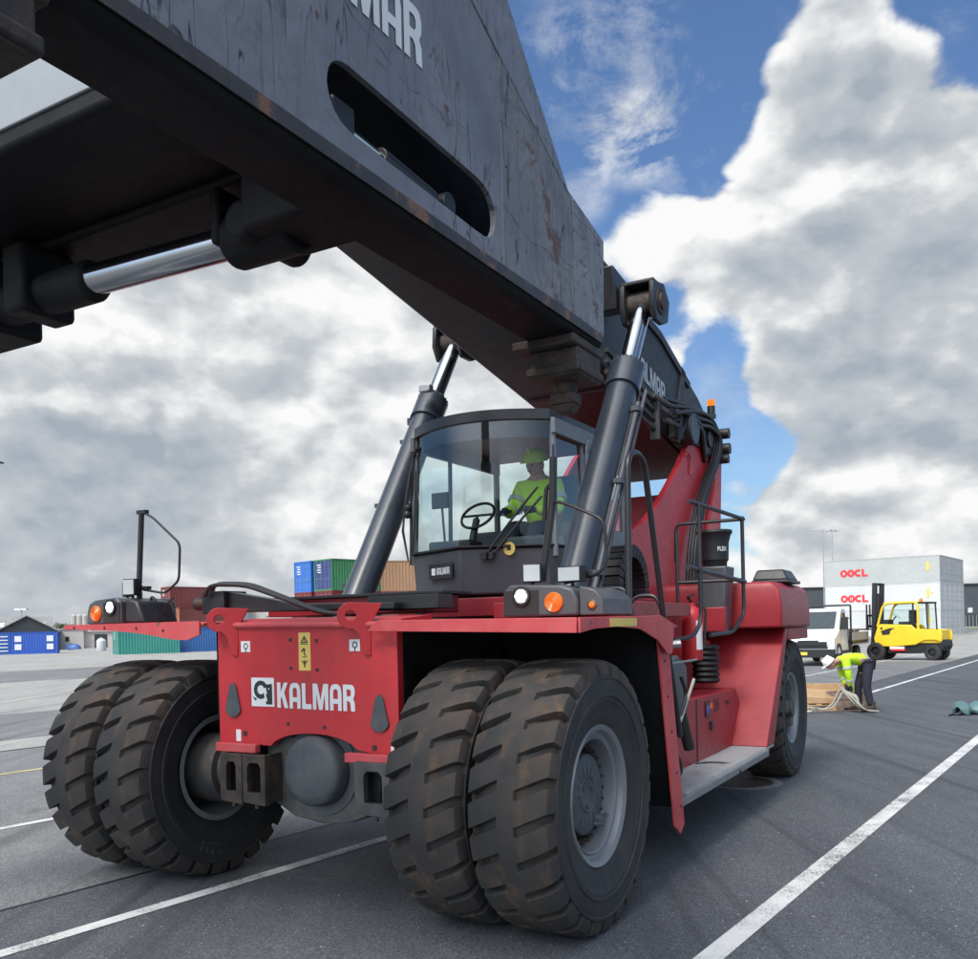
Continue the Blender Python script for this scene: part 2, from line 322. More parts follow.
for (px,py,a,b,g) in [(700,180,.16,.04,.26),(960,130,.08,.02,.2),(660,230,.07,.02,.14),(860,250,.14,.05,-.08),(790,340,.13,.04,-.24),(960,330,.12,.04,-.12),(250,330,.30,.1,.10),(400,420,.2,.05,.10),(90,560,.22,.08,-.20),(60,330,.2,.08,-.06),(930,560,.15,.04,.10),(180,590,.2,.05,-.10)]:
    lev=math_(N,L,'MULTIPLY_ADD',lump(px,py,a,b),g,lev)
crr=N.new('ShaderNodeValToRGB'); L.new(lev,crr.inputs[0]); e=crr.color_ramp.elements
e[0].position=.10; e[0].color=(.34,.385,.44,1); e[1].position=1.0; e[1].color=(.86,.865,.86,1)
x=e.new(.55); x.color=(.50,.53,.56,1)
skyc=mixc(N,L,1.0,sky.outputs[0],(.84,1.0,1.22),'MULTIPLY')
cl10=mixc(N,L,1.0,crr.outputs[0],(10,10,10),'MULTIPLY')
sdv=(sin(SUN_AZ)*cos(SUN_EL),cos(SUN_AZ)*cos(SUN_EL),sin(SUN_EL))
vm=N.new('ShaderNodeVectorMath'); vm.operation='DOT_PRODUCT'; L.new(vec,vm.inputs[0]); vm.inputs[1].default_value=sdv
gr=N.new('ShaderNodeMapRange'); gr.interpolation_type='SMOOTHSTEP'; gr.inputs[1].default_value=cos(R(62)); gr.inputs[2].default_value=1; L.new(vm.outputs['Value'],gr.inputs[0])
gcol=N.new('ShaderNodeVectorMath'); gcol.operation='SCALE'; gcol.inputs[0].default_value=(22,21.4,20); L.new(gr.outputs[0],gcol.inputs['Scale'])  # extra sky glow round the sun, added out of frame to lift the ambient light
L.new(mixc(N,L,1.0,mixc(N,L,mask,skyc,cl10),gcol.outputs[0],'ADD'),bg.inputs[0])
for n_ in N:
    if n_.type=='MIX': n_.clamp_result=False; n_.clamp_factor=True
sd=bpy.data.lights.new('sun','SUN'); sd.energy=2.7; sd.angle=R(14); sd.color=(1,.96,.9); so=bpy.data.objects.new('sun',sd); C.objects.link(so)
dirv=Vector((sin(SUN_AZ)*cos(SUN_EL),cos(SUN_AZ)*cos(SUN_EL),sin(SUN_EL)))
so.rotation_euler=dirv.to_track_quat('Z','Y').to_euler(); so.location=(0,0,30)
sc.view_settings.view_transform='Standard'; sc.view_settings.look='None'; sc.view_settings.gamma=1; sc.view_settings.exposure=.16
# ------------------------------------------------------------------ ground
def asphalt(name,c0,c1,patch=.5,speck=.03,big=.12):
    m,nt,N,L=nodes(name); o=N.new('ShaderNodeOutputMaterial'); b=N.new('ShaderNodeBsdfPrincipled'); L.new(b.outputs[0],o.inputs[0])
    v=coord(N,L); vl=N.new('ShaderNodeMapping'); vl.inputs['Rotation'].default_value=(0,0,TL); vl.inputs['Scale'].default_value=(1,.16,1); L.new(v,vl.inputs[0])
    n1=noise(N,L,v,big,5,.6); n2=noise(N,L,v,75,4,.8); n3=noise(N,L,vl.outputs[0],1.6,6,.6); n4=noise(N,L,v,2.2,6,.6)
    c=mixc(N,L,ramp(N,L,n3,.3,.7),c0,c1)
    c=mixc(N,L,math_(N,L,'MULTIPLY',ramp(N,L,n1,.4,.65),patch),c,tuple(x*.72 for x in c0))
    c=mixc(N,L,math_(N,L,'MULTIPLY',ramp(N,L,n4,.55,.75),.3),c,tuple(x*1.3 for x in c1))
    g=N.new('ShaderNodeMapRange'); g.inputs[1].default_value=.25; g.inputs[2].default_value=.75; g.inputs[3].default_value=.25; g.inputs[4].default_value=1.75; L.new(n2,g.inputs[0])
    gc=N.new('ShaderNodeCombineColor'); [L.new(g.outputs[0],gc.inputs[i]) for i in range(3)]
    c=mixc(N,L,1.0,c,gc.outputs[0],'MULTIPLY')
    ag=N.new('ShaderNodeTexVoronoi'); ag.inputs['Scale'].default_value=130; L.new(v,ag.inputs['Vector']); agc=N.new('ShaderNodeSeparateColor'); L.new(ag.outputs['Color'],agc.inputs[0])
    ar=N.new('ShaderNodeMapRange'); ar.inputs[3].default_value=.55; ar.inputs[4].default_value=1.5; L.new(agc.outputs[0],ar.inputs[0]); ac=N.new('ShaderNodeCombineColor'); [L.new(ar.outputs[0],ac.inputs[i]) for i in range(3)]
    c=mixc(N,L,1.0,c,ac.outputs[0],'MULTIPLY')
    v5=N.new('ShaderNodeTexVoronoi'); v5.inputs['Scale'].default_value=45; L.new(v,v5.inputs['Vector']); v5c=N.new('ShaderNodeSeparateColor'); L.new(v5.outputs['Color'],v5c.inputs[0])
    c=mixc(N,L,math_(N,L,'MULTIPLY',math_(N,L,'LESS_THAN',v5.outputs['Distance'],.22),math_(N,L,'GREATER_THAN',v5c.outputs[0],.93)),c,tuple(x*3.2 for x in c1) if c1[0]<.12 else tuple(x*1.5 for x in c1))
    vo=N.new('ShaderNodeTexVoronoi'); vo.inputs['Scale'].default_value=16; L.new(v,vo.inputs['Vector'])
    vr=N.new('ShaderNodeSeparateColor'); L.new(vo.outputs['Color'],vr.inputs[0])
    s=math_(N,L,'MULTIPLY',math_(N,L,'LESS_THAN',vo.outputs['Distance'],.13),math_(N,L,'GREATER_THAN',vr.outputs[0],1-speck))
    c=mixc(N,L,s,c,(.42,.42,.40))
    tm=N.new('ShaderNodeMapping'); tm.inputs['Rotation'].default_value=(0,0,TL); tm.inputs['Scale'].default_value=(2.4,.05,1); L.new(v,tm.inputs[0])
    c=mixc(N,L,math_(N,L,'MULTIPLY',ramp(N,L,noise(N,L,tm.outputs[0],1.0,5,.65,.4),.54,.64),.5),c,tuple(x*.5 for x in c0))
    c=mixc(N,L,math_(N,L,'MULTIPLY',ramp(N,L,noise(N,L,v,.9,4,.6),.66,.72),.5),c,tuple(x*.45 for x in c0))
    # cracks
    vc=N.new('ShaderNodeTexVoronoi'); vc.feature='DISTANCE_TO_EDGE'; vc.inputs['Scale'].default_value=.10
    vv=N.new('ShaderNodeVectorMath'); vv.operation='ADD'; nn=N.new('ShaderNodeTexNoise'); nn.inputs['Scale'].default_value=.8; nn.inputs['Detail'].default_value=6; L.new(v,nn.inputs['Vector']); L.new(v,vv.inputs[0])
    sc2=N.new('ShaderNodeVectorMath'); sc2.operation='SCALE'; sc2.inputs['Scale'].default_value=2.0; L.new(nn.outputs['Color'],sc2.inputs[0]); L.new(sc2.outputs[0],vv.inputs[1]); L.new(vv.outputs[0],vc.inputs['Vector'])
    c=mixc(N,L,math_(N,L,'MULTIPLY',math_(N,L,'LESS_THAN',vc.outputs['Distance'],.0005),.4),c,tuple(x*.4 for x in c0))
    L.new(c,b.inputs['Base Color']); b.inputs['Roughness'].default_value=.78; b.inputs['Specular IOR Level'].default_value=.35
    bp=N.new('ShaderNodeBump'); bp.inputs['Distance'].default_value=.004; bp.inputs['Strength'].default_value=.6; L.new(n2,bp.inputs['Height']); L.new(bp.outputs[0],b.inputs['Normal'])
    return m
M['pale']=asphalt('pale_worn_asphalt',(.25,.245,.23),(.36,.35,.32),.3,.01)
M['mid']=asphalt('grey_asphalt',(.14,.143,.143),(.20,.20,.195),.4,.03)
M['dark']=asphalt('dark_asphalt',(.062,.067,.075),(.10,.106,.114),.35,.05)
def linepaint(name,col):
    m,nt,N,L=nodes(name); o=N.new('ShaderNodeOutputMaterial'); b=N.new('ShaderNodeBsdfPrincipled'); t=N.new('ShaderNodeBsdfTransparent'); mx=N.new('ShaderNodeMixShader')
    v=coord(N,L); n2=noise(N,L,v,70,3,.7); n1=noise(N,L,v,2.5,5,.6)
    f=ramp(N,L,math_(N,L,'ADD',n2,math_(N,L,'MULTIPLY',n1,.62)),.64,.76); L.new(f,mx.inputs[0]); L.new(t.outputs[0],mx.inputs[1]); L.new(b.outputs[0],mx.inputs[2]); L.new(mx.outputs[0],o.inputs[0])
    L.new(mixc(N,L,ramp(N,L,n1,.3,.7),tuple(c*.75 for c in col),col),b.inputs['Base Color']); b.inputs['Roughness'].default_value=.8; return m
M['line']=linepaint('worn_white_line_paint',(.62,.62,.60)); M['yline']=linepaint('worn_yellow_line_paint',(.6,.5,.2))
def lane(q,t,z): # lane coordinates -> world
    return (q*cos(TL)+t*sin(TL), -q*sin(TL)+t*cos(TL), z)
def strip(name,q0,q1,t0,t1,z,mat,label):
    b=MB(); n=1
    b.add([lane(q0,t0,z),lane(q1,t0,z),lane(q1,t1,z),lane(q0,t1,z)],[(0,1,2,3)])
    o=b.build(name,mat,None,smooth=0,origin=(0,0,0)); tag(o,label,name.replace('_',' '),None,'structure'); return o
b=MB(); b.add([(-900,-300,0),(900,-300,0),(900,1500,0),(-900,1500,0)],[(0,1,2,3)])
o=b.build('ground',M['pale'],None,smooth=0,origin=(0,0,0)); tag(o,'pale worn asphalt yard stretching to the sheds','ground',None,'structure')
strip('road',-6.14,14,-60,260,.004,M['dark'],'dark asphalt lane under the red reach stacker')
strip('road',-14.8,-6.14,-60,42,.004,M['mid'],'grey older asphalt beside the dark lane')
strip('road',-22.0,-16.4,-60,200,.004,M['mid'],'first grey asphalt band across the pale yard')
strip('road',-51,-38.1,-60,200,.004,M['mid'],'second grey asphalt band near the blue cabin')
strip('road',-6.16,-6.13,-60,260,.008,'ink','thin dark joint at the edge of the dark lane')
strip('road_marking',-5.36,-5.24,-60,300,.009,'line','white line running under the reach stacker')
strip('road_marking',-1.95,-1.81,-60,300,.009,'line','broad white line to the right of the reach stacker')
strip('road_marking',-8.84,-8.73,-60,60,.009,'line','white line left of the dual tyres')
strip('road_marking',-12.34,-12.25,-60,120,.009,'yline','faint yellow line beyond the left tyres')
strip('road_marking',-14.84,-14.76,-60,120,.009,'ink','dark rail groove in the pale asphalt')
strip('grass_verge',-140,160,168,185,.02,plain('verge_grass',(.13,.15,.04),.9),'thin strip of yellow green grass before the dark warehouse')
# ------------------------------------------------------------------ the reach stacker, in its own (W, L, z) axes
AX_L,HUBZ,TR=4.99,.80,.81
root=thing('reach_stacker','huge red and black reach stacker with lettered front plate, dual tyres and raised boom','reach stacker',(0,0,0),-TH)
root.location=(0,0,0)
# shift the empty to the machine's base while keeping (W,L,z) coordinates for its parts
B0=Vector((-4.12,8.0,0)); root.location=Vector((B0.x*cos(TH)+B0.y*sin(TH),-B0.x*sin(TH)+B0.y*cos(TH),0)); root['_abs']=tuple(B0)
# --- wheels
def tyre_mesh(name,parent,x0,z0,y0,R_=TR,hw=.25,lugs=26,slant=.56,rim=.40,phase=0):
    k=R_/.81
    prof=[(0,.81,0),(.05,.81,0),(.060,.81,.026),(.14,.808,.048),(.205,.80,.055),(.236,.785,.058),(.250,.75,.05),(.252,.712,0),(.259,.706,0),(.259,.694,0),(.253,.688,0),(.255,.64,0),(.252,.605,0),(.258,.60,0),(.258,.588,0),(.250,.583,0),(.248,.56,0),(.238,.545,0),(.228,.48,0),(.205,.425,0),(.19,rim,0),(.15,rim-.01,0)]
    full=[(-a,b_,g,-1) for a,b_,g in prof[:0:-1]]+[(a,b_,g,1) for a,b_,g in prof]
    fr=[0,.04,.27,.31,.5,.54,.77,.81]; cols=[]
    for l in range(lugs):
        for j,f in enumerate(fr): cols.append(((l+f)*2*PI/lugs+phase, j in(1,2), j in(5,6)))
    b=MB(); m=len(full); n=len(cols); vs=[]
    for ph,gr,gl in cols:
        for i,(x,r,g,sd) in enumerate(full):
            d=g if ((gr and sd>0) or (gl and sd<0)) else 0
            xs=min(max(x,-.236),.236); t=max(0,min(1,(r/.81-.70)/.1))
            a=ph+slant*xs*t + (0 if t>0 else 0)
            rr=(r-d)*k; xx=x*hw/.25-(sd*d*.5 if abs(x)>.2 else 0)
            vs.append((x0+xx,y0-rr*cos(a),z0+rr*sin(a)))
    fs=[]
    for c in range(n):
        c2=(c+1)%n
        for i in range(m-1): fs.append((c*m+i,c*m+i+1,c2*m+i+1,c2*m+i))
    mi=[0 if (.80*.81<=min(full[i][1],full[i+1][1])+.06 and max(full[i][1],full[i+1][1])>.74) else 1 for i in range(m-1)]*n
    b.v=[Vector(v) for v in vs]; b.f=[list(f) for f in fs]; b.mi=mi
    return b.build(name,['tyre','tyre_side'],parent,smooth=28,origin=(x0,y0,z0))
def side_rings(parent,x,y,z,sgn):
    b=MB()
    for r in (.735,.70,.60,.575,.50): b.lathe((x,y,z),(1,0,0),[(r+.006,0),(r,.006*sgn),(r-.006,0)],64)
    return b
def wheel(x,y,z,outward,dish=True,name='wheel',label=None):
    w_=thing(name,None,None,absorg=(x,y,z)); w_.parent=root; w_.location=Vector((x,y,z))-B0
    if label: w_['label']=label
    t=tyre_mesh('tyre',w_,x,z,y,phase=random.random())
    s_=outward
    b=MB(); b.lathe((x,y,z),(s_,0,0),[(.395,.205),(.413,.214),(.42,.20),(.418,.17)],64,True)
    b.lathe((x,y,z),(s_,0,0),[(.398,.206),(.385,.20),(.376,.185),(.372,.165),(.352,.16),(.340,.172),(.332,.165),(.326,.14),(.322,.06)],64)
    b.lathe((x,y,z),(s_,0,0),[(.40,-.20),(.36,-.20),(.33,-.12),(.322,.06)],48)
    b.build('rim','rimgrey',w_,smooth=30)
    if dish:
        b=MB(); b.lathe((x,y,z),(s_,0,0),[(.323,.05),(.31,.045),(.245,.045)],48); b.build('rim_disc','rust',w_,smooth=30)
        b=MB(); b.lathe((x,y,z),(s_,0,0),[(.248,.03),(.246,.09),(.238,.115),(.225,.122),(.10,.124),(0,.125)],48)
        b.lathe((x,y,z),(s_,0,0),[(.10,.124),(.105,.13),(.11,.124)],32)
        for k in range(3):
            a=2*PI*k/3+.4; b.cyl((x+s_*.12,y+.07*cos(a),z+.07*sin(a)),(x+s_*.135,y+.07*cos(a),z+.07*sin(a)),.012,n=8)
        b.cyl((x+s_*.08,y+.13,z-.16),(x+s_*.16,y+.15,z-.18),.034,n=12); b.tube([(x+s_*.12,y+.08,z-.19),(x+s_*.16,y+.13,z-.2),(x+s_*.16,y+.2,z-.15)],.014,8)
        hub=b.build('hub','hubgrey',w_,smooth=30)
        for k in range(26):
            b=MB(); a=2*PI*k/26; p=(x+s_*.04,y+.284*cos(a),z+.284*sin(a)); q=(x+s_*.085,y+.284*cos(a),z+.284*sin(a)); b.cyl(p,q,.018,n=6)
            b.cyl(q,(x+s_*.11,y+.284*cos(a),z+.284*sin(a)),.009,n=6)
            b.build('bolt','rust',w_,smooth=30)
    return w_
wheel(-2.30,AX_L,HUBZ,1,True,'wheel','near right outer dual wheel with dusty brown tread and grey dished rim')
wheel(-2.86,AX_L,HUBZ,1,False,'wheel')
wheel(-5.38,AX_L,HUBZ,-1,False,'wheel')
wl=kids(root)[-1]
wheel(-5.95,AX_L,HUBZ,-1,True,'wheel')
# side wall writing of the inner left tyre, low on the sidewall
vs,fs=text_mesh('HTS',.085,.20,.01); b=MB(); pts=[]
for p,q in vs:
    a=R(-82)+(p-.1)/.57; rr=.60-q+ .04  # reads from the machine's centre
    pts.append((-5.125,AX_L-rr*cos(PI/2+a+PI/2-.0) if False else AX_L+rr*sin(a+PI/2-.42),HUBZ-rr*cos(a+PI/2-.42)))
b.add(pts,fs); b.build('sidewall_lettering','axlegrey',root,smooth=0)
# rear wheels
RL=11.05
for sx,x in ((1,-2.40),(-1,-5.85)):
    w_=wheel(x,RL,.79,sx,True,'wheel')
    b=MB(); s_=sx
    for k in range(3):
        a=2*PI*k/3+.9; b.box((x+s_*.05,RL+.16*cos(a)-.07,.79+.16*sin(a)-.07),(x+s_*.2,RL+.16*cos(a)+.07,.79+.16*sin(a)+.07))
    b.cyl((x+s_*.02,RL,.79),(x+s_*.23,RL,.79),.10); b.build('hub_reduction','axlegrey',w_,bevel=.01)
# --- chassis: front plate box, side rails, lower axle brackets
PL=4.62; PW0,PW1=-4.80,-3.27
fr_=lambda p,q,h:(p,PL+h,q)
b=MB()
poly=[(PW0,1.87),(PW0,1.05),(-4.36,1.04)]+[(-3.96+.37*cos(R(a)),1.02+.115*sin(R(a))) for a in range(170,5,-11)]+[(-3.56,1.04),(PW1,1.0),(PW1,1.845)]
b.prism(poly[::-1],.06,fr_)
b.hexa([(PW0,PL+.005,1.86),(PW1,PL+.005,1.835),(PW1,PL+.4,1.86),(PW0,PL+.4,1.885),(PW0,PL+.06,1.90),(PW1,PL+.06,1.875),(PW1,PL+.4,1.90),(PW0,PL+.4,1.91)])
front=b.build('front_plate','red',root,bevel=.006)
b=MB()
for px in (PW0+.03,PW1-.03): b.box((px-.03,PL+.062,1.0),(px+.03,9.5,1.82))
b.box((PW0+.06,PL+.5,1.2),(PW1-.06,9.5,1.25)); b.box((-4.7,9.5,.75),(-3.3,11.9,1.7)); b.box((-4.7,5.4,.5),(-3.4,9.6,1.1))
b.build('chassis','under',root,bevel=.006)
b=MB(); b.tube([(PW0+.03,PL-.004,1.862),(PW1-.02,PL-.004,1.838)],.022,10); b.build('weld_lip','red_faded',front)
# drop-shaped cover plates, bolt holes, bumper strips
for (cx,cz) in ((-4.66,1.33),(-3.41,1.27)):
    b=MB(); p=[(cx+.075*cos(R(a)),cz-.03+.075*sin(R(a))) for a in range(200,341,14)]+[(cx+.028,cz+.11),(cx,cz+.135),(cx-.028,cz+.11)]
    b.prism(p,.014,lambda p,q,h:(p,PL-.014+h-.001,q)); b.build('cover_plate','hubgrey',front,bevel=.004)
b=MB()
for (x,z) in ((-4.135,1.755),(-3.91,1.745),(-4.135,1.565),(-3.91,1.555),(-4.17,1.195),(-3.86,1.180)): b=MB(); b.cyl((x,PL-.003,z),(x,PL+.01,z),.013,n=12); b.build('bolt_hole','ink',front,smooth=30)
for (x,z) in ((-4.56,1.115),(-3.46,1.065)): b=MB(); b.box((x-.016,PL-.004,z-.016),(x+.016,PL+.01,z+.016)); b.build('bolt_hole','ink',front,smooth=0)
for x0,x1,z in ((-4.79,-4.42,1.02),(-3.66,PW1+.01,1.0)):
    b=MB(); b.box((x0,PL-.055,z-.03),(x1,PL-.002,z+.03)); b.build('bumper_strip','red_faded',front,bevel=.006)
for x0,z in ((-4.62,1.10),(-3.31,1.04)):
    b=MB(); b.box((x0-.022,PL-.003,z-.04),(x0+.022,PL-.0005,z+.04)); b.build('small_label','white',front,smooth=0)
# lifting lugs
for i,cx in enumerate((-4.64,-3.50)):
    b=MB(); lp=lambda p,q,h:(cx-.022+h,PL+p,q)
    o=arc(-.10,1.90,.085,80,280,12); poly=[(.10,1.975)]+o+[(-.05,1.78),(-.02,1.66),(.02,1.64),(.03,1.85)]
    b.prism(poly,.045,lp,hole=[(-.10+.034*cos(R(a)),1.90+.034*sin(R(a))) for a in range(360,0,-30)])
    # bring the lug face-on: it is a plate standing forward, splayed outward
    piv=Vector((cx,PL,1.8)); rot=Matrix.Rotation(R(-52),4,'Z')
    b.v=[piv+rot@(v-piv) for v in b.v]
    b.build('lifting_lug','red',front,bevel=.005)
    b=MB(); b.box((cx+.06-.1*i*2,PL-.003,1.675),(cx+.145-.1*i*2,PL-.0005,1.75)); lb=b.build('small_label','white',front,smooth=0)
    b=MB(); X=cx+.105-.2*i; b.lathe((X,PL-.0035,1.715),(0,-1,0),[(.022,0),(.014,0)],14); b.box((X-.004,PL-.0045,1.675),(X+.004,PL-.0035,1.70)); b.build('pictogram','ink',lb,smooth=0)
# lettering and emblem
logotype('KALMAR',.170,.655,lambda p,q:(-4.258+p,PL-.004,1.300+q-.015*p),'letter',front)
b=MB(); b.box((-4.49,PL-.004,1.305),(-4.285,PL-.001,1.50)); emb=b.build('emblem_plate','letter',front,smooth=0)
b=MB(); ef=lambda p,q,h:(-4.488+p*.0105,PL-.0045-h*.002,1.307+q*.0105)
def ring2(cx,cy,r0,r1,a0,a1,n=16,ty=1.0):
    out=[(cx+r1*cos(R(a0+(a1-a0)*i/n)),cy+ty*r1*sin(R(a0+(a1-a0)*i/n))) for i in range(n+1)]
    inn=[(cx+r0*cos(R(a0+(a1-a0)*i/n)),cy+ty*r0*sin(R(a0+(a1-a0)*i/n))) for i in range(n,-1,-1)]
    return out+inn
b.prism(ring2(8,10.6,3.0,6.0,20,330),.5,ef)            # curled horn
b.prism([(12,14),(17.6,14.5),(17.8,1.2),(12.6,1.2),(11.6,5),(13.4,8)],.5,ef)  # head
b.prism([(4.6,4.8),(.8,6.2),(3.2,3.4)],.5,ef)
b.build('emblem','ink',emb,smooth=0)
b=MB(); b.prism([(10.3,9.5),(11.6,10),(13.6,3.4),(12.2,3.0)],.7,ef); b.ball((-4.488+.158,PL-.0055,1.307+.118),.006,8); b.build('emblem','letter',emb,smooth=0)
# three-pictogram warning label
b=MB(); b.box((-4.062,PL-.003,1.55),(-3.962,PL-.0005,1.80)); wl_=b.build('warning_label','yellowlabel',front,smooth=0)
b=MB(); wf=lambda p,q,h:(-4.062+p,PL-.0045+h*.5,1.55+q)
b.prism([(.018,.182),(.082,.182),(.05,.232),(.05,.218),(.068,.189),(.032,.189),(.05,.218),(.05,.232)],.002,wf)
b.prism([(.047,.193),(.053,.193),(.054,.211),(.046,.211)],.002,wf); b.prism([(.018,.172),(.082,.172),(.082,.177),(.018,.177)],.002,wf)
b.prism([(.02,.128),(.045,.152),(.058,.138),(.05,.118),(.064,.098),(.052,.098),(.042,.116),(.046,.136),(.026,.12)],.002,wf)
b.prism([(.03,.088),(.07,.088),(.07,.093),(.03,.093)],.002,wf)
b.prism([(.046,.02),(.054,.02),(.056,.045),(.078,.062),(.075,.066),(.053,.055),(.047,.055),(.025,.066),(.022,.062),(.044,.045)],.002,wf); b.ball((-4.012,PL-.0045,1.613),.006,8)
b.build('pictogram','ink',wl_,smooth=0)
# --- drive axle with the domed differential cover and slotted brackets
b=MB(); b.cyl((-5.6,AX_L,HUBZ),(-2.6,AX_L,HUBZ),.2); b.cyl((-5.65,AX_L,HUBZ),(-5.02,AX_L,HUBZ),.26); b.cyl((-3.2,AX_L,HUBZ),(-2.6,AX_L,HUBZ),.26)
b.prism([(-4.45,1.1),(-4.4,.66),(-4.2,.56),(-3.95,.53),(-3.7,.56),(-3.5,.64),(-3.45,1.1)],.3,lambda p,q,h:(p,4.70+h,q))
b.build('drive_axle','axlegrey',root,bevel=.01)
b=MB(); b.lathe((-3.955,4.72,.89),(0,-1,0),[(.232,0),(.232,.10),(.226,.13),(.208,.15),(.165,.162),(.08,.168),(0,.17)],56); b.lathe((-3.955,4.72,.89),(0,-1,0),[(.30,-.02),(.30,.03),(.24,.03)],48)
b.build('differential_cover','diffgrey',root,smooth=40)
for x0,x1,wd,mat in ((-4.72,-4.51,.09,'rust'),(-4.51,-4.30,.12,'rust'),(-3.56,-3.27,.14,'axlegrey')):
    b=MB(); c=(x0+x1)/2; 
    b.prism([(x0+.004,.985),(x0+.004,.66),(x1-.004,.645),(x1-.004,.985)],.05,lambda p,q,h:(p,4.53+h,q),hole=[(c-wd/2,.73),(c+wd/2,.73),(c+wd/2,.90),(c+wd*.3,.93),(c-wd*.3,.93),(c-wd/2,.90)])
    b.box((x0+.004,4.58,.66),(x0+.03,4.9,.985)); b.box((x1-.03,4.58,.66),(x1-.004,4.9,.985)); b.cyl((c+.03,4.66,.67),(c+.03,4.66,.98),.016,n=10)
    b.cyl((c,4.56,.62),(c,4.56,.66),.018,n=6)
    b.build('axle_bracket',mat,root,bevel=.004)
# --- fenders
def fender(pts,w0,w1,th,name='fender',mat='red_faded',bev=.006):
    b=MB(); n=len(pts); vs=[]
    for wv in (w0,w1):
        for (l,z) in pts: vs.append((wv,l,z))
        for (l,z) in reversed(pts): vs.append((wv,l,z-th))
    m=2*n; fs=[(i,i+1,m-2-i,m-1-i) for i in range(n-1)]+[tuple(m+x for x in (m-1-i,m-2-i,i+1,i)) for i in range(n-1)]+[(i,(i+1)%m,m+(i+1)%m,m+i) for i in range(m)]
    b.add(vs,fs); return b.build(name,mat,root,bevel=bev)
fr=fender([(4.55,1.845),(5.9,1.86),(6.3,1.79)],-3.26,-2.02,.02)
b=MB(); b.hexa([(-3.44,4.535,1.80),(-2.02,4.535,1.765),(-2.02,4.549,1.765),(-3.44,4.549,1.80),(-3.36,4.535,1.865),(-2.02,4.535,1.85),(-2.02,4.549,1.85),(-3.36,4.549,1.865)]); b.build('front_lip','red_faded',fr,bevel=.003)
b=MB(); p=[(4.55,1.85),(4.55,1.765),(4.75,1.785),(5.1,1.795),(5.5,1.775),(5.82,1.70),(6.02,1.60),(6.12,1.60),(6.18,1.80),(5.9,1.862)]
b.prism(p,.014,lambda l,z,h:(-2.018+h,l,z)); b.build('side_lip','red_faded',fr,bevel=.003)
b=MB(); b.box((-2.004,4.98,1.795),(-2.001,5.42,1.845)); b.build('yellow_label','yellowlabel',fr,smooth=0)
b=MB(); b.prism([(5.93,1.72),(6.14,1.72),(6.42,.36),(6.33,.30),(6.22,.37)],.02,lambda l,z,h:(-2.06+h,l,z)); b.box((-2.06,6.1,1.74),(-3.2,6.16,1.80))
b.build('mudguard_post','red_faded',fr,bevel=.004)
b=MB()
for (l,z) in ((6.05,1.55),(6.1,1.3),(6.17,1.05),(6.26,.75),(6.33,.5)): b.cyl((-2.045,l,z),(-2.034,l,z),.010,n=8)
b.build('bolts','ink',fr)
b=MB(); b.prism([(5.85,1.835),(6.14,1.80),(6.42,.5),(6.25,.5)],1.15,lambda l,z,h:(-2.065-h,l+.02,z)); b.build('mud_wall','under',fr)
fl=fender([(4.52,1.885),(5.0,1.90),(6.1,1.90),(6.3,1.84)],-6.32,-4.83,.02)
b=MB(); v=[]; n=12
top=[(-6.32+1.46*i/n) for i in range(n+1)]
low=[1.865,1.862,1.857,1.852,1.847,1.84,1.832,1.82,1.805,1.785,1.77,1.765,1.80]
b.prism([(x,1.897) for x in top][::-1]+[(x,z) for x,z in zip(top,low)],.014,lambda p,q,h:(p,4.506+h,q)); b.build('front_lip','red_faded',fl,bevel=.003)
b=MB()
for x,z in ((-6.2,1.875),(-5.85,1.868),(-5.5,1.858),(-5.22,1.838)): b.cyl((x,4.50,z),(x,4.507,z),.009,n=8)
b.build('bolts','ink',fl)
b=MB(); b.box((-4.95,4.75,1.2),(-4.86,6.3,1.84)); b.build('mud_wall','under',fl)
# --- lamp clusters on the fenders
def lamps(w0,w1,l,z0,flip,name='lamp_cluster'):
    """w0 is the edge with the headlight; w1 the edge with the indicator"""
    g=thing(name,None,None,absorg=(w0,l,z0)); g.parent=root; g.location=Vector((w0,l,z0))-B0
    a,bb=min(w0,w1),max(w0,w1); s=1 if w1>w0 else -1; wd=abs(w1-w0)
    b=MB(); pf=lambda p,q,h:(w0+s*p*wd,l+h,z0+q)
    prof=[(0,0),(1,0),(.99,.10),(.93,.165),(.78,.19),(.12,.205),(.04,.17)]
    b.prism(prof,.55,pf); b.build('housing','cabgrey',g,bevel=.015)
    b=MB(); b.box((w0+s*.04*wd,l-.004,z0+.012),(w0+s*.50*wd,l-.001,z0+.165)); b.build('recess','ink',g,smooth=0)
    hx=w0+s*.28*wd
    b=MB(); b.lathe((hx,l-.006,z0+.13),(0,-1,0),[(.062,-.01),(.062,.012),(.052,.014)],28); b.build('headlight_ring','rubber',g)
    b=MB(); b.lathe((hx,l-.008,z0+.13),(0,-1,0),[(.052,.0),(.045,.008),(.03,.010),(0,.011)],28); hl=b.build('headlight','lens',g)
    b=MB()
    for k in range(7):
        rr=0 if k==6 else .027; cx_,cz_=hx+rr*cos(k*PI/3),z0+.13+rr*sin(k*PI/3); b.lathe((cx_,l-.012,cz_),(0,-1,0),[(.0135,-.004),(.0135,.006),(.009,.010),(0,.011)],14)
    b.build('light_dot','lit',hl)
    ix=w0+s*.70*wd
    b=MB(); b.lathe((ix,l-.002,z0+.085),(0,-1,0),[(.062,-.01),(.062,.008),(.056,.016),(.050,.013),(.044,.019),(.038,.015),(.031,.021),(.024,.017),(.017,.023),(.010,.019),(0,.024)],32); b.build('indicator','orange',g)
    return g
lr=lamps(-2.78,-2.25,5.08,1.868,1); 
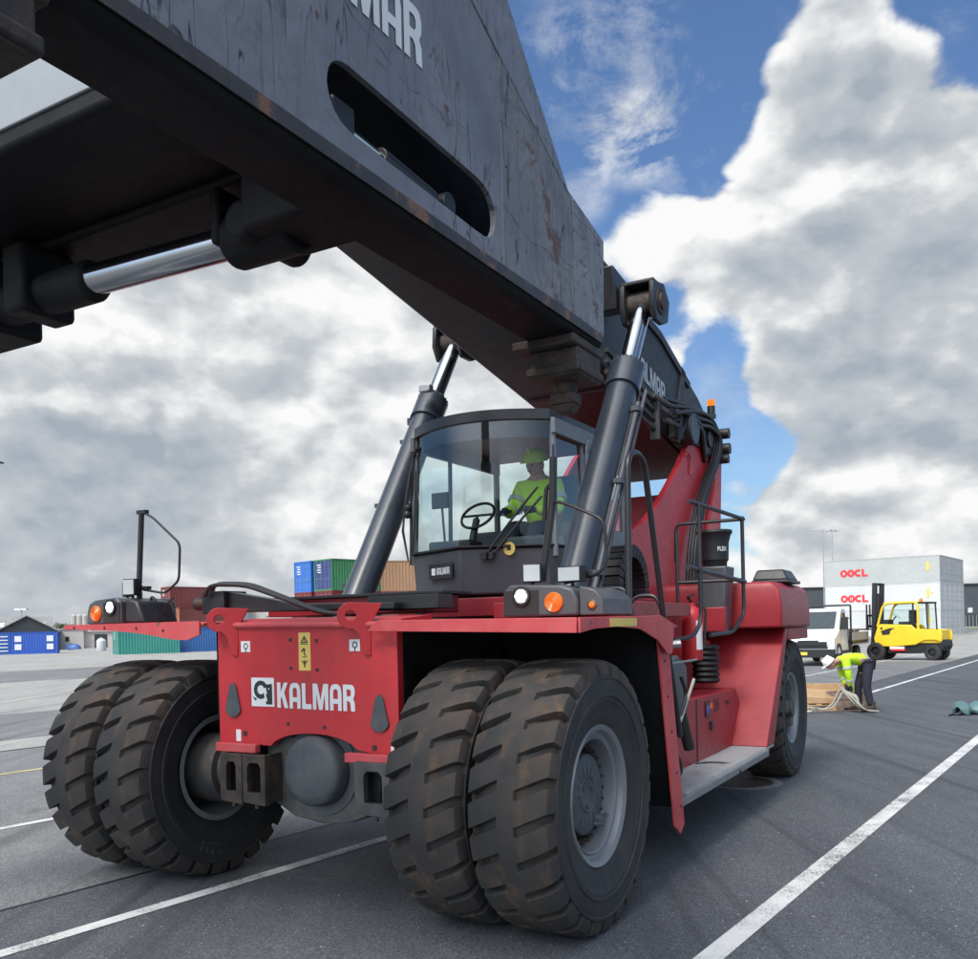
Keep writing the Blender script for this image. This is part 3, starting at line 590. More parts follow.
b=MB(); b.prism([(0,0),(.16,0),(.15,.10),(.10,.155),(0,.18)],.5,lambda p,q,h:(-2.25+p,5.10+h,1.868+q)); b.lathe((-2.165,5.098,1.93),(0,-1,0),[(.034,-.005),(.034,.006),(.025,.006)],20); b.build('housing','cabgrey',lr,bevel=.012)
b=MB(); b.lathe((-2.165,5.094,1.93),(0,-1,0),[(.022,0),(.015,.008),(0,.01)],16); b.build('marker_lamp','orange',lr)
ll=lamps(-5.93,-6.34,4.72,1.90,-1)
b=MB(); b.prism([(0,0),(.22,0),(.14,.17),(0,.20)],.34,lambda p,q,h:(-5.93+p,4.75+h,1.90+q)); b.build('housing','black',ll,bevel=.02)
def worklight(x,y,z,w,h,par,ang=0,mat='lens'):
    b=MB(); rot=Matrix.Translation((x,y,z))@Matrix.Rotation(ang,4,'Z'); b.box((-w/2,0,-h/2),(w/2,.07,h/2),rot); 
    for k in range(4): b.box((-w/2+.008,.07,-h/2+h*(k+.3)/4.2),(w/2-.008,.10,-h/2+h*(k+.6)/4.2),rot)
    b.tube([rot@Vector((0,.04,-h/2)),rot@Vector((0,.05,-h/2-.05))],.012,8)
    o=b.build('worklight','rubber',par,bevel=.004)
    b=MB(); b.box((-w/2+.008,-.006,-h/2+.008),(w/2-.008,-.001,h/2-.008),rot); b.build('lens',mat,o,smooth=0)
for (x,y,z,w_,h_,a) in ((-2.63,5.22,2.15,.12,.12,R(20)),(-2.36,5.2,2.13,.17,.10,R(-8))): worklight(x,y,z,w_,h_,root,a)
for (x,y,z,w_,h_,a) in ((-6.0,4.85,2.19,.12,.13,R(8)),(-6.13,4.95,2.18,.07,.12,R(60))): worklight(x,y,z,w_,h_,root,a)
# mirror bracket, left
b=MB(); b.tube([(-5.99,4.95,1.93),(-6.0,4.95,2.2),(-5.95,4.95,2.80)],.022,10); b.box((-5.99,4.93,2.77),(-5.89,4.97,2.80)); b.box((-6.0,4.93,2.17),(-5.88,4.97,2.195))
mb=b.build('mirror_post','black',root)
b=MB(); b.tube([(-5.93,4.95,2.78),(-5.80,4.93,2.73),(-5.47,4.9,2.50),(-5.49,4.9,2.22),(-5.68,4.93,2.13),(-5.95,4.95,2.17)],.0095,8,smooth=.05)
b.tube([(-5.82,4.98,1.95),(-5.80,4.95,2.07),(-5.86,4.95,2.12),(-5.88,4.96,2.05)],.012,8,smooth=.04); b.tube([(-5.78,5.0,1.9),(-5.70,4.95,2.04),(-5.62,4.95,2.09)],.008,8,smooth=.04)
b.build('mirror_frame','black',mb)
# --- crossbar / hose channel behind the front plate
b=MB(); b.box((-5.52,5.15,1.96),(-5.28,5.4,2.14)); b.prism([(-5.28,1.97),(-5.28,2.13),(-4.6,2.02),(-3.7,2.0),(-3.7,1.95)],.12,lambda p,q,h:(p,5.2+h,q))
b.build('stabiliser_head','black',root,bevel=.008)
b=MB(); b.cyl((-5.66,5.27,2.05),(-5.52,5.27,2.05),.045); b.ball((-5.68,5.27,2.05),.055,14); b.build('pivot_pin','rust',root)
b=MB(); b.box((-5.2,5.55,1.93),(-3.6,5.9,2.06)); b.build('cross_member','red_dark',root,bevel=.006)
b=MB(); b.box((-5.2,5.52,2.061),(-3.5,5.93,2.085)); b.box((-4.0,5.3,1.95),(-3.4,5.5,2.05)); b.build('cross_member_cap','black',root,bevel=.004)
b=MB()
for dy,dz in ((0,0),(.05,.012)): b.tube([(-5.45,5.12+dy,2.10),(-5.38,5.1+dy,2.19+dz),(-5.0,5.1+dy,2.17+dz),(-4.6,5.05+dy,2.06),(-4.2,5.0+dy,1.94),(-4.0,5.0,1.92)],.016,8,smooth=.12)
b.build('hydraulic_hose','rubber',root)
# red cab carrier
b=MB(); b.box((-4.55,6.45,1.90),(-3.0,9.0,2.055)); b.box((-3.3,5.9,1.87),(-2.5,8.2,1.99)); b.build('cab_carrier','red_dark',root,bevel=.008)
b=MB(); b.box((-4.35,6.42,1.91),(-4.27,6.449,2.05)); b.build('carrier_clamp','black',root,bevel=.004)
# ------------------------------------------------------------------ cab
cab=thing('cab',None,None,absorg=(-4.13,7.9,2.06)); cab.parent=root; cab.location=Vector((-4.13,7.9,2.06))-B0
CW=-4.13; HW=.74
def front_curve(t,z,out=0):  # t in -1..1 across; bowed plan, slightly raked
    l=7.18-.30*(1-t*t)-out+ .05*(z-2.3)/1.3
    return (CW+t*(HW+out*.3-.03*(z-2.4)),l,z)
def sheet(zs,ts,out=0,th=.0):
    b=MB(); vs=[front_curve(t,z,out) for z in zs for t in ts]; n=len(ts)
    fs=[(i*n+k,i*n+k+1,(i+1)*n+k+1,(i+1)*n+k) for i in range(len(zs)-1) for k in range(n-1)]; b.add(vs,fs); return b
ts=[-1+2*i/24 for i in range(25)]
def zrow(t,f): return f
b=MB(); rows=[]
zt=lambda t:3.60+.10*(1-t*t)*0; zb=lambda t:2.50
vs=[];n=len(ts)
for j in range(9):
    for t in ts: vs.append(front_curve(t,zb(t)+(3.46-zb(t))*j/8))
b.add(vs,[(i*n+k,i*n+k+1,(i+1)*n+k+1,(i+1)*n+k) for i in range(8) for k in range(n-1)])
ws=b.build('windscreen','glass',cab,smooth=60)
b=MB(); vs=[]
for z in (3.46,3.52,3.62):
    for t in ts: vs.append(front_curve(t,z,.004))
b.add(vs,[(i*n+k,i*n+k+1,(i+1)*n+k+1,(i+1)*n+k) for i in range(2) for k in range(n-1)])
b.build('tinted_band','glassdark',ws,smooth=60)
# roof
b=MB(); plan=[front_curve(t,3.6,.03)[:2] for t in ts]+[(CW+HW+.0,8.9),(CW-HW,8.9)]
b.prism([(p[0],p[1]) for p in plan],.09,lambda p,q,h:(p,q,3.62+h)); b.build('roof','black',cab,bevel=.02)
# base: faceted grey moulding with a centre edge
b=MB(); P0=[(CW-HW-.03,7.26),(CW-HW*.95,7.12),(CW,6.80),(CW+HW*.95,7.12),(CW+HW+.03,7.26),(CW+HW+.03,8.9),(CW-HW-.03,8.9)]
P1=[(x,y+(.05 if y<7.3 else 0)) for x,y in P0]
m=len(P0); vs=[(x,y,2.50) for x,y in P0]+[(x,y,2.10) for x,y in P1]; b.add(vs,[tuple(range(m)),tuple(range(m,2*m))[::-1]]+[(i,(i+1)%m,m+(i+1)%m,m+i) for i in range(m)])
base=b.build('cab_base','cabgrey',cab,bevel=.018)
b=MB(); b.prism([(x,y-.03 if y<7.3 else y) for x,y in P0],.02,lambda p,q,h:(p,q,2.505+h)); b.build('sill','rubber',base,bevel=.006)
b=MB(); b.box((CW-HW-.1,7.3,2.06),(CW+HW+.02,8.9,2.11)); b.build('cab_floor','black',cab)
# badge on the left facet
a0=Vector((CW-.50,6.985,2.20)); ax=Vector((.95*HW,-.32,0)).normalized(); nrm=Vector((ax.y,-ax.x,0)); ax_=ax
a0=Vector((CW-HW*.95,7.12,2.29))+ax_*.33; nr=Vector((-.32,-.95*HW,0)).normalized()
bf=lambda p,q:tuple(a0+ax_*p+Vector((0,0,q))+nr*(-.002))
b=MB(); c0=Vector(bf(-.05,-.035))+nr*.006; b.add([bf(-.05,-.035),bf(.33,-.035),bf(.33,.105),bf(-.05,.105)]+[tuple(Vector(bf(*x))+nr*.008) for x in ((-.05,-.035),(.33,-.035),(.33,.105),(-.05,.105))],[(0,1,2,3),(4,5,6,7),(0,1,5,4),(1,2,6,5),(2,3,7,6),(3,0,4,7)]); bd=b.build('badge','black',base,bevel=.003)
logotype('KALMAR',.062,.21,lambda p,q:tuple(Vector(bf(.085+p,.004+q))+nr*.0095),'letter',bd)
b=MB(); q=[tuple(Vector(bf(x,y))+nr*.0095) for x,y in ((.0,.004),(.062,.004),(.062,.066),(.0,.066))]; b.add(q,[(0,1,2,3)]); b.build('emblem','letter',bd,smooth=0)
# pillars, side windows, door, rear wall
for s in (-1,1):
    x=CW+s*HW
    b=MB(); b.tube([(x,7.20,2.42),(x-s*.03,7.25,3.64)],.030,8); b.tube([(x,8.85,2.42),(x,8.85,3.64)],.035,8); b.tube([(x,7.85,2.42),(x-s*.02,7.85,3.64)],.022,8); b.box((x-.02,7.2,3.50),(x+.02,8.9,3.63))
    b.build('pillar','cabdoor' if s>0 else 'cabgrey',cab)
    b=MB(); b.add([(x,7.2,2.42),(x,8.85,2.42),(x-s*.02,8.85,3.5),(x-s*.03,7.24,3.5)],[(0,1,2,3)]); b.build('side_window','glass',cab,smooth=0)
b=MB(); b.box((CW+HW+.005,7.9,2.12),(CW+HW+.035,8.9,2.75)); b.box((CW+HW+.005,7.87,2.75),(CW+HW+.03,7.93,3.5)); b.box((CW+HW+.005,8.84,2.75),(CW+HW+.03,8.9,3.5)); b.box((CW+HW+.005,7.9,3.45),(CW+HW+.03,8.9,3.55))
dr=b.build('door','cabdoor',cab,bevel=.01)
lettering('70180',.05,.2,lambda p,q:(CW+HW+.037,8.62+p,2.32+q),'greyletter',dr,.02)
b=MB(); b.add([(CW-HW,8.88,2.42),(CW+HW,8.88,2.42),(CW+HW,8.88,3.6),(CW-HW,8.88,3.6)],[(0,1,2,3)]); b.build('rear_window','glass',cab,smooth=0)
b=MB(); b.box((CW-HW+.03,8.2,2.42),(CW-HW+.5,8.8,2.8)); b.box((CW+.25,7.2,2.42),(CW+HW-.02,7.45,2.62)); b.build('console','cabgrey',cab,bevel=.03)
b=MB(); b.box((CW-.55,7.15,2.42),(CW-.1,7.4,2.62)); b.tube([(CW-.22,7.35,2.5),(CW-.22,7.5,2.85)],.035,10); b.build('steering_column','rubber',cab,bevel=.02)
b=MB(); nrm_=Vector((0,-.75,.66)); b.lathe((CW-.22,7.52,2.88),nrm_,[(.17+.014*cos(R(a)),.014*sin(R(a))) for a in range(0,360,45)],36,True); b.tube([(CW-.37,7.52,2.88),(CW-.07,7.52,2.88)],.012,8); b.tube([(CW-.22,7.52,2.88),(CW-.22,7.44,2.75)],.012,8); b.build('steering_wheel','rubber',cab,smooth=60)
b=MB(); b.box((CW-.02,7.78,2.45),(CW+.5,8.3,2.66)); b.box((CW+.0,8.22,2.64),(CW+.48,8.36,3.30)); b.box((CW+.5,7.8,2.66),(CW+.58,8.25,2.80)); st=b.build('seat','seat',cab,bevel=.05)
b=MB(); b.box((CW-.60,7.30,2.95),(CW-.42,7.33,3.1)); b.tube([(CW-.5,7.33,2.95),(CW-.45,7.3,2.5)],.012,8); b.build('monitor','rubber',cab,bevel=.005)
b=MB(); b.lathe((CW+.40,6.925,2.485),(0,-1,.0),[(.058,0),(.058,.002),(0,.002)],20)
p0=Vector(front_curve(.55,2.49,.012)); b.v=[p0+(v-Vector((CW+.40,6.925,2.485))) for v in b.v]; sk=b.build('round_sticker','yellowlabel',ws)
b=MB(); b.prism([(-.02,-.015),(.02,-.015),(.02,.015),(-.02,.015)],.001,lambda p,q,h:tuple(p0+Vector((p,-.004-h,q)))); b.build('pictogram','ink',ws,smooth=0)
# wipers
for (t0,t1,z1) in ((.28,.86,3.02),(.36,.90,2.94)):
    b=MB(); pts=[front_curve(t0+(t1-t0)*i/6,2.42+(z1-2.42)*i/6,.03) for i in range(7)]; b.tube(pts,.011,8); b.cyl(front_curve(t0,2.40,.03),front_curve(t0,2.46,.03),.03); b.build('wiper','rubber',cab)
b=MB(); b.tube([front_curve(-.96,2.5,.03),front_curve(-.90,2.95,.035),front_curve(-.93,3.3,.03)],.010,8); b.build('wiper','rubber',cab)
b=MB(); b.tube([front_curve(-1.04,2.42,.02),front_curve(-1.06,3.0,.03),front_curve(-1.02,3.45,.03),front_curve(-.9,3.52,.02)],.014,8); 
for q in range(3): b.tube([front_curve(-1.05,2.46+.0*q,.05),front_curve(-1.10-.02*q,2.75,.1),front_curve(-1.08+.03*q,3.1,.09),front_curve(-1.04,3.4,.04)],.008,6)
b.ball(front_curve(-1.07,2.97,.06),.045,10); b.ball(front_curve(-1.06,2.9,.07),.04,10)
b.build('hose_bundle','rubber',cab)
# ------------------------------------------------------------------ lift cylinders
for s,xc in ((1,-3.03),(-1,-5.20)):
    A=Vector((xc,6.5,1.75)); B=Vector((xc,8.60,4.98)); d=(B-A).normalized(); g=thing('lift_cylinder',None,None,absorg=A); g.parent=root; g.location=A-B0
    pt=lambda t:A+(B-A)*t
    b=MB(); b.cyl(pt(.0),pt(.685),.142,n=40); b.build('barrel','cylpaint',g,smooth=40)
    b=MB(); b.cyl(pt(.685),pt(.76),.165,n=40); b.cyl(pt(.76),pt(.775),.12,n=40)
    for k in range(24):
        a=2*PI*k/24; X=Vector((1,0,0)); Y=d.cross(X); o_=X*cos(a)*.155+Y*sin(a)*.155; b.cyl(pt(.755)+o_,pt(.765)+o_,.012,n=6)
    b.build('gland','cylpaint',g,smooth=40)
    b=MB(); b.cyl(pt(.76),pt(1.0),.088,n=40); b.build('rod','chrome',g,smooth=40)
    b=MB(); b.cyl(pt(1)+Vector((-.12,0,0)),pt(1)+Vector((.12,0,0)),.12); b.cyl(pt(0)+Vector((-.25,0,0)),pt(0)+Vector((.25,0,0)),.15); b.box((xc-.25,6.3,1.55),(xc-.17,6.75,1.95)); b.box((xc+.17,6.3,1.55),(xc+.25,6.75,1.95)); b.build('trunnion','black',g,bevel=.01)
    off=Vector((.155*s,.03,.0)); off2=Vector((.15*s,.10,-.03))
    b=MB(); b.tube([pt(.05)+off*1.15,pt(.64)+off*1.15],.024,8); b.tube([pt(.05)+off2*1.2,pt(.70)+off2*1.2],.018,8)
    for q in (.15,.4,.62): b.box(pt(q)+off*1.15-Vector((.035,.06,.02)),pt(q)+off*1.15+Vector((.035,.06,.02)))
    b.build('hydraulic_pipe','cabgrey' if s>0 else 'cylpaint',g)
    if s<0:
        b=MB(); b.box((xc+.06,8.0-.26,4.22),(xc+.19,8.0-.18,4.29)); b.build('small_lamp','steel',g,bevel=.01); b=MB(); b.box((xc-.20,7.9,3.95),(xc-.10,7.98,4.02)); b.build('pipe_clip','black',g)
# ------------------------------------------------------------------ boom
def bz(l): return 4.30-.168*(l-9.6)
bm_=MB(); side=[(1.3,bz(1.3)),(12.3,bz(12.3)),(12.75,4.1),(12.7,4.55),(12.1,4.84),(11.65,4.98),(10.5,5.34),(8.6,5.60),(6.2,6.0),(1.3,6.55)]
bm_.prism(side[::-1],1.16,lambda l,z,h:(-3.52-h,l,z)); boom=bm_.build('boom','boom',root,bevel=.03)
b=MB()
for wv in (-3.515,-4.725):
    b.prism([(8.6,5.56),(10.5,5.30),(11.65,4.94),(11.60,4.86),(10.5,5.20),(8.6,5.46)][::-1],.035,lambda l,z,h,wv=wv:(wv-.01+h+ (0 if wv<-4 else 0),l,z))
b.prism([(10.95,bz(10.95)),(11.05,bz(11.05)),(11.45,5.02),(11.3,5.07)][::-1],.03,lambda l,z,h:(-3.52+h,l,z)); b.build('boom_rib','boom',boom,bevel=.004)
# base flare with red underside stains
b=MB(); b.prism([(9.2,bz(9.2)-.03),(12.25,bz(12.25)-.03),(12.25,bz(12.25)+.02),(9.2,bz(9.2)+.02)],1.06,lambda l,z,h:(-3.57-h,l,z)); b.build('boom_base_plate','maroon',boom,bevel=.004)
logotype('KALMAR',.24,1.0,lambda p,q:(-3.512,9.66+p,4.63+q-.168*p),'greyletter',boom)
for s,xc in ((1,-3.03),(-1,-5.20)):
    b=MB()
    for dx in (-.17,.13): b.prism([(8.38,5.10),(8.70,5.16),(8.86,5.02),(8.80,4.80),(8.64,4.74),(8.44,4.74),(8.36,4.88)][::-1],.05,lambda l,z,h,dx=dx:(xc+dx+h,l,z))
    b.box((xc-.17,8.40,5.10),(xc+.17,8.70,5.14)); x_in=-3.5 if s>0 else -4.7
    b.prism([(8.3,5.30),(8.85,5.22),(8.80,4.98),(8.40,4.90)][::-1],abs(x_in-xc)-.2,lambda l,z,h:((x_in+h*(1 if s>0 else -1)),l,z))
    lug=b.build('cylinder_bracket','black',boom,bevel=.012)
    b=MB(); b.cyl((xc-.21,8.58,4.95),(xc+.21,8.58,4.95),.08); b.cyl((xc-.19,8.58,4.95),(xc+.19,8.58,4.95),.13); b.build('pin','rust',lug)
# hydraulic pipes on the boom side and hoses over the pivot
b=MB()
for k in range(4):
    z=4.42-.11*k; b.tube([(-3.44,8.6,z+.17),(-3.44,10.1,z-.07)],.028,8)
b.build('hydraulic_pipe','black',boom)
b=MB()
for k in range(3): b=MB(); b.tube([(-3.40,9.9+.2*k,4.40-.10*k),(-3.36,10.35+.15*k,4.36-.09*k)],.032,8); b.build('hose_fitting','axlegrey',boom)
for l in (9.35,10.0): b=MB(); b.box((-3.48,l,4.0-.08*(l-9)),(-3.38,l+.05,4.50-.1*(l-9))); b.build('pipe_bracket','axlegrey',boom)
b=MB(); rnd=random.Random(3)
for k in range(9):
    w0=-3.38+.035*(k%3); o=.035*(k//3)
    b.tube([(w0,10.2+.1*k,4.42-.07*(k%4)),(w0+.05,11.1,4.50-.03*k),(w0+.06,11.75,4.52-.02*k),(w0+.08,12.1+o,4.25),(w0+.06,11.95+o,3.95),(w0+.06,11.45+o*1.3,3.55),(w0+.08,11.0+o*1.5,3.1),(w0+.09,10.72+o,2.6),(w0+.1,10.6+o,2.05)],.026,8,smooth=.25)
for k in range(4): b.tube([(-3.36,10.6,4.12-.05*k),(-3.28,11.0,4.25+.06*k),(-3.27,11.35,4.28),(-3.34,11.7,4.05-.05*k)],.028,8,smooth=.2)
for (l,z,r) in ((12.25,4.35,.07),(12.28,4.15,.075),(12.2,4.0,.06)): b.cyl((-3.3,l,z),(-3.16,l,z),r)
b.build('hydraulic_hose','rubber',root,smooth=50)
b=MB(); b.cyl((-3.30,11.9,4.56),(-3.30,11.9,4.66),.05,n=20); b.box((-3.5,11.85,4.5),(-3.25,11.95,4.56)); bc=b.build('beacon_base','rubber',root)
b=MB(); b.lathe((-3.30,11.9,4.66),(0,0,1),[(.048,0),(.05,.035),(.045,.075),(.025,.09),(0,.093)],24); b.build('beacon','beacon',root)
# ------------------------------------------------------------------ pivot tower
for s,wv in ((1,-3.40),(-1,-4.90)):
    b=MB(); prof=[(7.6,1.9),(7.6,2.66),(8.37,2.69),(8.60,2.70),(8.80,2.73),(9.13,2.83),(9.47,2.95),(9.85,3.14),(10.27,3.42),(10.7,3.72),(11.05,4.02),(11.3,4.20),(11.6,4.30),(12.0,4.32),(12.25,4.15),(12.22,3.6),(11.75,2.7),(11.5,1.9)]
    if s<0: prof=[(9.9,2.6)]+[q for q in prof if q[0]>9.6]
    b.prism(prof[::-1],.07,lambda l,z,h:(wv-.035+h,l,z)); t=b.build('tower_plate','red',root,bevel=.01)
    b=MB(); b.cyl((wv-.09,11.8,4.22),(wv+.09,11.8,4.22),.22); b.cyl((wv-.12,11.8,4.22),(wv+.12,11.8,4.22),.12); b.build('boom_pin','black',t,bevel=.006)
b=MB(); b.hexa([(-4.86,11.45,1.9),(-3.44,11.45,1.9),(-3.44,11.52,1.9),(-4.86,11.52,1.9),(-4.86,12.15,3.6),(-3.44,12.15,3.6),(-3.44,12.22,3.6),(-4.86,12.22,3.6)]); b.prism([(11.3,1.95),(11.5,2.7),(12.05,3.6),(12.1,4.2),(12.42,4.2),(12.30,3.2),(12.1,1.95)][::-1],.05,lambda l,z,h:(-3.36+h,l,z)); b.build('tower_rear','red_faded',root,bevel=.006)
b=MB(); b.tube([(-3.36,10.9,3.86),(-3.345,11.0,3.93),(-3.345,11.1,3.86),(-3.345,11.08,3.66)],.014,8,smooth=.05); b.build('lifting_hook','red_faded',root)
b=MB(); b.cyl((-3.5,11.0,4.2),(-3.25,11.0,4.2),.20); b.box((-3.50,10.7,4.05),(-3.33,11.5,4.35)); b.build('boom_hinge','black',root,bevel=.02)
# cable chain arch beside the tower
b=MB(); n=16
for i in range(n):
    a0,a1=R(-15+210*i/n),R(-15+210*(i+.82)/n); c=(8.36,2.18); r0,r1=.28,.40
    vs=[]
    for wv in (-3.33,-3.10):
        for a,r in ((a0,r0),(a0,r1),(a1,r1),(a1,r0)): vs.append((wv,c[0]+r*1.05*cos(a),c[1]+r*sin(a)))
    b.hexa(vs)
b.build('cable_chain','rubber',root,smooth=0)
# ------------------------------------------------------------------ engine hood, wheel arch body, tank, step
b=MB()  # upper hood
def hood(b,zs,ins):
    out=[]
    for z,(i,fl) in zip(zs,ins): out.append([(-2.04-i,9.9+fl,z),(-2.04-i,11.5-i*.6,z),(-2.5-i,11.9,z),(-5.75+i,11.9,z),(-6.2+i,11.5-i*.6,z),(-6.2+i,9.9+fl,z)])
    vs=[v for r in out for v in r]; m=6; fs=[tuple(range(m))[::-1],tuple((len(out)-1)*m+k for k in range(m))]
    for j in range(len(out)-1):
        for k in range(m): fs.append((j*m+k,j*m+(k+1)%m,(j+1)*m+(k+1)%m,(j+1)*m+k))
    b.add(vs,fs)
hood(b,(1.74,1.98,2.16,2.24),((0,0),(.0,0),(.03,.02),(.12,.06)))
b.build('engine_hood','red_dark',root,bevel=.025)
b=MB(); hd=[(-2.05,9.9,1.72),(-2.05,11.55,1.72),(-6.2,11.55,1.72),(-6.2,9.9,1.72)]
for s in (1,-1):
    x0=-2.07 if s>0 else -6.17; xi=-3.3 if s>0 else -4.9
    v0=[(x0,10.20,1.737),(x0,10.36,1.737),(xi,10.36,1.737),(xi,10.20,1.737)]; v1=[(x0,9.22,.56),(x0,9.55,.56),(xi,9.55,.56),(xi,9.22,.56)]
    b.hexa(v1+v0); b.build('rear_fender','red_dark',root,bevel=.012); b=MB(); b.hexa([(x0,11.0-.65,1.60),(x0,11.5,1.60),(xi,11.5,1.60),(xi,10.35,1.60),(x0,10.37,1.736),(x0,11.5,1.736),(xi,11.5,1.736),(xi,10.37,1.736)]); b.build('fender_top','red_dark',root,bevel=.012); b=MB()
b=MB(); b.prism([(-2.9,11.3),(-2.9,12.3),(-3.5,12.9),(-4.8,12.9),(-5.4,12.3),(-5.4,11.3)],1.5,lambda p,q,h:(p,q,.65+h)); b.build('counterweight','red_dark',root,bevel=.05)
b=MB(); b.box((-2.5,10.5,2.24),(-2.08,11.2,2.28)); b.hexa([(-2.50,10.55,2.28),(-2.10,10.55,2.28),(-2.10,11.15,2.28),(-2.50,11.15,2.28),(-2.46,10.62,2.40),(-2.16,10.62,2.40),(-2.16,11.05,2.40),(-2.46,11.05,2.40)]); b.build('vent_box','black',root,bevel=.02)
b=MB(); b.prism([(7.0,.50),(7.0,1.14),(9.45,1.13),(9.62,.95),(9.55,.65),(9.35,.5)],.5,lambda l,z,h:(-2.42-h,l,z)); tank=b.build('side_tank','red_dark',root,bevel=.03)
b=MB(); b.box((-2.417,8.02,.52),(-2.413,8.035,1.12)); b.build('panel_seam','ink',tank,smooth=0)
b=MB(); b.box((-2.416,8.3,.93),(-2.408,8.42,1.08)); b.build('pad_holder','black',tank,bevel=.004)
lettering('21',.12,.15,lambda p,q:(-2.414,8.6+p,.96+q),'black',tank,.02)
b=MB(); b.box((-2.418,8.45,.80),(-2.40,8.52,.88)); b.build('latch','black',tank,bevel=.003); b=MB(); b.box((-2.418,9.05,1.0),(-2.40,9.15,1.03)); b.build('latch','black',tank,bevel=.003)
b=MB(); b.lathe((-2.407,8.36,1.0),(1,0,0),[(.045,0),(.03,.004),(0,.004)],16); b.build('blue_cap',plain('blue_cap',(.05,.1,.4),.4),tank)
b=MB(); b.box((-2.417,8.46,1.0),(-2.411,8.52,1.05)); b.build('small_lamp','orange',tank,smooth=0)
b=MB(); b.box((-2.416,7.25,.78),(-2.412,7.36,.82)); b.build('small_label','white',tank,smooth=0)
b=MB(); b.prism([(-2.44,7.0),(-2.06,6.45),(-2.06,9.25),(-2.15,9.65),(-2.44,9.8)],.06,lambda p,q,h:(p,q,.47+h)); step=b.build('step_board','steel',root,bevel=.006)
b=MB()
for i in range(46):
    l=6.62+i*.064; x0=-2.44 if l>7 else -2.44+(7-l)*.65; b.box((x0+.02,l,.531),(-2.075,l+.034,.560))
b.build('step_tread','step',step,smooth=0)
b=MB(); b.tube([(-2.4,7.9,.56),(-2.3,8.0,.57),(-2.12,8.05,.56),(-2.055,8.1,.5),(-2.05,8.12,.42)],.010,6,smooth=.1); b.build('strap','rubber',step)
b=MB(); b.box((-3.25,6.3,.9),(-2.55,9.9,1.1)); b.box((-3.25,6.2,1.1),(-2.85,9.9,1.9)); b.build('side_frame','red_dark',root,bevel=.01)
# ladder area
b=MB(); b.prism([(6.55,.95),(6.55,1.42),(7.15,1.55),(7.4,1.45),(7.4,1.1),(7.1,.9)],.05,lambda l,z,h:(-2.30-h,l,z)); b.build('rubber_flap','cabgrey',root,bevel=.015)
b=MB(); b.cyl((-2.25,7.05,1.08),(-2.22,7.15,.80),.045); b.tube([(-2.2,6.9,1.4),(-2.2,7.05,1.25),(-2.2,6.75,.95),(-2.17,6.5,.86)],.014,8,smooth=.08); b.build('control_lever','rubber',root)
b=MB(); b.tube([(-2.2,7.25,1.35),(-2.2,7.0,1.15),(-2.18,6.65,.93)],.013,8); b.build('rope','rope',root)
b=MB(); b.tube([(-2.15,6.5,.87),(-2.13,6.6,.80),(-2.12,6.62,.70),(-2.12,6.42,.66)],.020,8,smooth=.05); b.build('step_bracket','black',root)
b=MB(); b.tube([(-3.2,7.4,1.1),(-2.7,7.6,1.5),(-2.6,7.7,1.2)],.05,8,smooth=.2); b.box((-3.2,6.9,1.1),(-2.6,7.7,1.75)); b.build('valve_block','black',root,bevel=.03)
b=MB(); 
for k in range(7): b.lathe((-2.65,9.15,1.2+.055*k),(0,0,1),[(.12,0),(.145,.027),(.12,.055)],20)
b.build('bellows','rubber',root)
# fire extinguisher (its bracket box stays on the machine)
b=MB(); b.box((-2.75,8.9,1.72),(-2.38,9.0,1.96)); b.box((-3.0,8.6,1.45),(-2.7,9.5,1.62)); b.build('bracket_box','red_dark',root,bevel=.008)
ex=thing('fire_extinguisher',None,None,absorg=(-2.55,8.35,1.5)); ex.parent=root; ex.location=Vector((-2.55,8.35,1.5))-B0
b=MB(); b.lathe((-2.55,8.38,1.46),(0,0,1),[(0,0),(.085,0),(.095,.02),(.095,.42),(.08,.47),(.03,.51),(.03,.54),(0,.54)],28); b.build('cylinder_body','red',ex)
b=MB(); aa=[R(-50+i*7) for i in range(9)]; b.add([(-2.55+.0965*cos(a),8.38+.0965*sin(a),z) for z in (1.56,1.83) for a in aa],[(i,i+1,9+i+1,9+i) for i in range(8)]); b.build('white_label','white',ex)
b=MB(); b.tube([(-2.55,8.38,2.0),(-2.56,8.3,2.05),(-2.55,8.45,2.08)],.014,8); b.tube([(-2.5,8.38,2.0),(-2.42,8.4,1.95),(-2.44,8.4,1.6)],.012,8,smooth=.05); b.build('valve','rubber',ex)
# air intake tower
b=MB(); b.lathe((-2.66,9.6,2.45),(0,0,1),[(.10,-.35),(.13,0),(.145,.02),(.15,.2),(.17,.28),(.19,.31),(.185,.335),(.16,.335),(.14,.28),(0,.28)],36); ai=b.build('air_intake','rubber',root)
b=MB(); b.cyl((-2.66,9.6,1.9),(-2.66,9.6,2.42),.115); b.hexa([(-2.80,9.5,1.7),(-2.55,9.5,1.7),(-2.55,9.75,1.7),(-2.80,9.75,1.7),(-2.82,9.45,2.4),(-2.5,9.45,2.4),(-2.5,9.8,2.4),(-2.82,9.8,2.4)]); b.build('intake_pipe','cabgrey',root,bevel=.02)
b=MB()
def wrap(txt,h,wd,c,r,z,a0,par,mat):
    vs,fs=text_mesh(txt,h,wd,.02); bb=MB(); bb.add([(c[0]+r*cos(a0+p/r),c[1]+r*sin(a0+p/r),z+q) for p,q in vs],fs); return bb.build('lettering',mat,par,smooth=0)
wrap('FLEX',.045,.11,(-2.66,9.6),.152,2.56,R(-62),ai,'letter')
